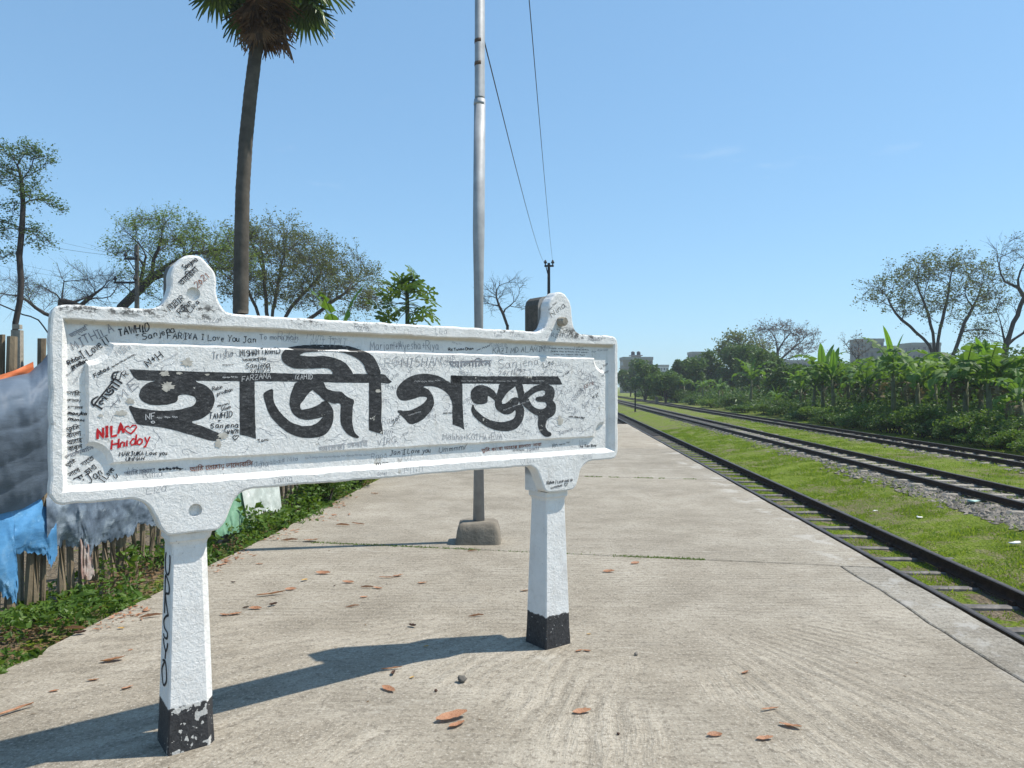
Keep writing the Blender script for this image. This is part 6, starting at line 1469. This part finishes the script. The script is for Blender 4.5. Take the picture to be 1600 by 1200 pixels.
# ------------------------------------------------------------------ far buildings
M_WALLS = [m_plain('wall_grey_render', (.21, .20, .19), .9, .45, .16, .1), m_plain('wall_beige', (.26, .22, .17), .9, .4, .16, .1), m_plain('wall_white', (.50, .49, .47), .9, .2, .35, .1), m_plain('wall_raw_concrete', (.16, .16, .16), .9, .45, .16, .1)]
M_WIN = m_plain('window_dark_glass', (.035, .042, .05), .25, .3, 1, 0, 0, .6)
M_TANK = m_plain('tank_black_plastic', (.02, .02, .024), .5, .2, 1, 0)
M_SLABE = m_plain('slab_edge', (.27, .26, .245), .9, .2, .5, .1)
def building(name, label, px0, px1, top, Y, wall, floors, cols, extra=()):
    x0, x1 = at(px0, 600, Y).x, at(px1, 600, Y).x; wd = x1 - x0; H = at(0, top, Y).z + .5; dp = max(6, wd * .8)
    t = thing(name, label, 'building', ((x0 + x1) / 2, Y + dp / 2, -.5)); mb = MB(); mb.box((0, 0, H / 2), (wd, dp, H)); mb.obj('wall', wall, t)
    fh = H / floors; wm = MB(); wm.box((0, 0, 0), (wd / cols * .46, .12, fh * .46)); wme = wm.mesh('window', M_WIN); wm2 = MB(); wm2.box((0, 0, 0), (.12, min(1.6, dp * .18), fh * .46)); wme2 = wm2.mesh('window', M_WIN)
    bm_ = MB(); bm_.box((0, 0, 0), (wd / cols * .9, 1.1, .9)); bme = bm_.mesh('balcony', M_SLABE)
    em = MB(); em.box((0, 0, 0), (wd + .5, dp + .5, .22)); eme = em.mesh('floor_slab', M_SLABE)
    for f in range(max(0, floors - 4), floors):
        z = fh * f
        if f: obj('floor_slab', eme, t, (0, 0, z))
        bal = (f + int(px0)) % cols
        for c in range(cols):
            if (c * 7 + f * 5 + int(px1)) % 9 == 0: continue
            o = obj('window', wme, t, (-wd / 2 + wd / cols * (c + .5 + .1 * math.sin(c * 5 + px0)), -dp / 2 - .03, z + fh * .52)); o.scale = (.75 + .5 * ((c * 3 + int(px0)) % 4) / 3, 1, 1.25 if c == bal else 1)
        if f: obj('balcony', bme, t, (-wd / 2 + wd / cols * (bal + .5), -dp / 2 - .55, z + .5))
        for c in range(3): obj('window', wme2, t, (-wd / 2 - .03, -dp / 2 + dp / 3 * (c + .5), z + fh * .52))
    for sx, sy, d in ((0, -1, (wd + .3, .18, .9)), (0, 1, (wd + .3, .18, .9)), (-1, 0, (.18, dp - .1, .9)), (1, 0, (.18, dp - .1, .9))):
        pm = MB(); pm.box((sx * wd / 2, sy * dp / 2, H + .44), d); pm.obj('parapet', M_SLABE, t)
    for kind, ex0, ex1, etop in extra:
        a, b = at(ex0, 600, Y).x - (x0 + x1) / 2, at(ex1, 600, Y).x - (x0 + x1) / 2; eh = at(0, etop, Y).z + .5
        if kind == 'house': m2 = MB(); m2.box(((a + b) / 2, 0, (H + eh) / 2 + .05), (b - a, dp * .4, eh - H - .1)); m2.obj('stair_house', wall, t)
        elif kind == 'slab': m2 = MB(); m2.box(((a + b) / 2, 0, eh - .15), (b - a, dp * .5, .3)); m2.obj('tank_slab', M_SLABE, t)
        elif kind == 'tank':
            r_ = (b - a) / 2; bz = at(0, etop + (ex1 - ex0) * 1.15, Y).z + .5; m2 = MB(); m2.tube([((a + b) / 2, 0, bz), ((a + b) / 2, 0, bz + (eh - bz) * .8), ((a + b) / 2, 0, bz + (eh - bz) * .92), ((a + b) / 2, 0, eh)], [r_, r_, r_ * .6, r_ * .3], 12); m2.obj('water_tank', M_TANK, t, True)
        elif kind == 'column': m2 = MB(); m2.box(((a + b) / 2, 0, (H + eh) / 2 + .05), (max(.3, b - a), .4, eh - H - .1)); m2.obj('bare_column', M_WALLS[3], t)
building('apartment_building', 'beige building with two black water tanks, beyond the end of the tracks', 974, 1020, 562, 230, M_WALLS[1], 4, 6, (('house', 990, 1003, 555), ('slab', 987, 1006, 554.2), ('tank', 989, 995, 548), ('tank', 998, 1004, 548)))
building('apartment_building', 'small far white building with many dark windows', 1022, 1045, 573, 330, M_WALLS[2], 5, 5, (('house', 1028, 1038, 570),))
building('apartment_building', 'plain grey concrete block above the trees, left of the leafy tree', 1081, 1114, 553.5, 250, M_WALLS[3], 4, 5, ())
building('apartment_building', 'pale distant building right of the leafless umbrella shaped tree', 1216, 1241, 566, 300, M_WALLS[0], 5, 5, (('house', 1226, 1233, 562),))
building('apartment_building', 'unfinished distant building with bare roof columns', 1248, 1272, 566, 290, M_WALLS[3], 5, 4, (('column', 1250, 1251, 560), ('column', 1257, 1258, 560), ('column', 1264, 1265, 560)))
building('apartment_building', 'weathered grey apartment block behind the banana plants', 1344, 1381, 534, 200, M_WALLS[0], 6, 5, (('house', 1350, 1368, 531),))
building('apartment_building', 'lower dark grey block joined to the right of the weathered apartment block', 1384, 1410, 545, 205, M_WALLS[3], 5, 4, (('tank', 1398, 1401, 536),))
building('apartment_building', 'pale grey building behind the big open crowned tree', 1425, 1470, 540, 215, M_WALLS[0], 6, 6, (('house', 1448, 1462, 537),))
building('apartment_building', 'low white building at the right, behind the leaning tree', 1560, 1602, 576, 190, M_WALLS[2], 3, 6, ())

# ------------------------------------------------------------------ line-side poles, marker posts and wires
def power_pole(label, px, toprow, Y, arms, name='power_pole'):
    b = Vector((at(px, 600, Y).x, Y, -.4)); t = thing(name, label, 'power pole', b); H = at(0, toprow, Y).z + .4
    mb = MB(); mb.box((0, 0, H / 2), (.26, .26, H), 0, (.6, .6)); mb.obj('shaft', M_DARKBLOCK if name == 'power_pole' else M_BLACK, t)
    for row, l, r_ in arms:
        z = at(0, row, Y).z + .4; mb = MB(); x0, x1 = (l - px) / F * Y, (r_ - px) / F * Y
        mb.box(((x0 + x1) / 2, -.12, z), (x1 - x0, .10, .11)); mb.obj('cross_arm', M_BLACK, t)
        mb = MB(); mb.tube([(x0 * .7, -.12, z), (0, -.12, z - .75)], .03, 5); mb.obj('brace', M_BLACK, t)
        for x in (x0 + .06, (x0 + x1) / 2 if x1 - x0 > 1.4 else x1 - .06):
            mb = MB(); mb.tube([(x, -.12, z + .05), (x, -.12, z + .13), (x, -.12, z + .17), (x, -.12, z + .24), (x, -.12, z + .28), (x, -.12, z + .36)], [.035, .035, .10, .10, .07, .04], 8); mb.obj('insulator', M_BLACK, t, True)
    return b
power_pole('power pole with two cross arms and black insulators, left of the left lug', 214, 383, 42, ((405, 196, 216), (442, 180, 214)))
fpB = power_pole('far dark line pole with one cross arm, above the right lug of the board', 857.5, 411, 45, ((416, 850.5, 865),), 'line_pole')
def wire(label, pts, r_=.006):
    P = [Vector(p) for p in pts]; Q = []
    for i in range(len(P) - 1):
        for k in range(6): Q.append(P[i] + (P[i + 1] - P[i]) * k / 6)
    Q.append(P[-1]); c = Q[0].copy(); mb = MB(); mb.tube([q - c for q in Q], r_, 5); o = mb.obj('wire', M_WIRE); o.location = c; return tag(o, label, 'wire', 'overhead wires')
def sag(a, b, s, n=8): a, b = Vector(a), Vector(b); return [a + (b - a) * i / n - Vector((0, 0, s * 4 * (i / n) * (1 - i / n))) for i in range(n + 1)]
wire('thin black wire running from the steel pole down to the far line pole', sag(pp + Vector((.055, 0, 4.84)), at(850.8, 411, 44.9), .35), .0065)
wire('thin black wire passing overhead, right of the steel pole', sag(at(864, 412, 44.9), at(820, -80, 8.0), .30)[:] + [at(800, -700, 3.4), Vector((-.25, -3, 6.6))], .0065)
for k, (r0, x1, r1) in enumerate(((401, -60, 352), (401, -60, 330), (440, -60, 400), (440, -60, 388))):
    wire(('upper power wire of the upper cross arm leading out to the left', 'highest thin power wire leading out to the left', 'power wire of the lower cross arm leading out to the left', 'second power wire of the lower cross arm leading out to the left')[k], sag(at((197, 206, 181, 198)[k], r0, 41.9), at(x1, r1, 38), .25), .009 if k == 0 else .005)
def marker(label, px, base, top, gz, wd, m, name):
    y = F * (EYE - gz) / (base - HOR); h = (base - top) / F * y; b = Vector(((px - 800) / F * y, y, gz)); t = thing(name, label, 'post', b)
    mb = MB(); mb.box((0, 0, h / 2 - .1), (wd, wd, h + .2), 0, (.8, .8)); mb.obj('shaft', m, t); mb = MB(); mb.box((0, 0, h + .03), (wd * 1.25, wd * 1.25, .06)); mb.obj('top', m, t)
marker('dark slim marker post standing in the grass between the near and the middle track', 992.5, 641.5, 612, -.62, .13, M_BLACK, 'marker_post')
marker('short grey post between the middle and the farthest track', 1026, 632, 621, -.58, .35, M_DARKBLOCK, 'short_post')

# ------------------------------------------------------------------ the warm hazy air
hz = MB(); hz.box((20, 290, 14), (900, 760, 32))
g = G('haze_air'); pv = g.n('VolumePrincipled', {'Color': (0.88, 0.93, 1.0), 'Density': 0.0006}); g.t.links.new(pv.outputs[0], g.out.inputs['Volume'])
tag(hz.obj('haze', g.m), 'thin pale haze in the air', kind='stuff')
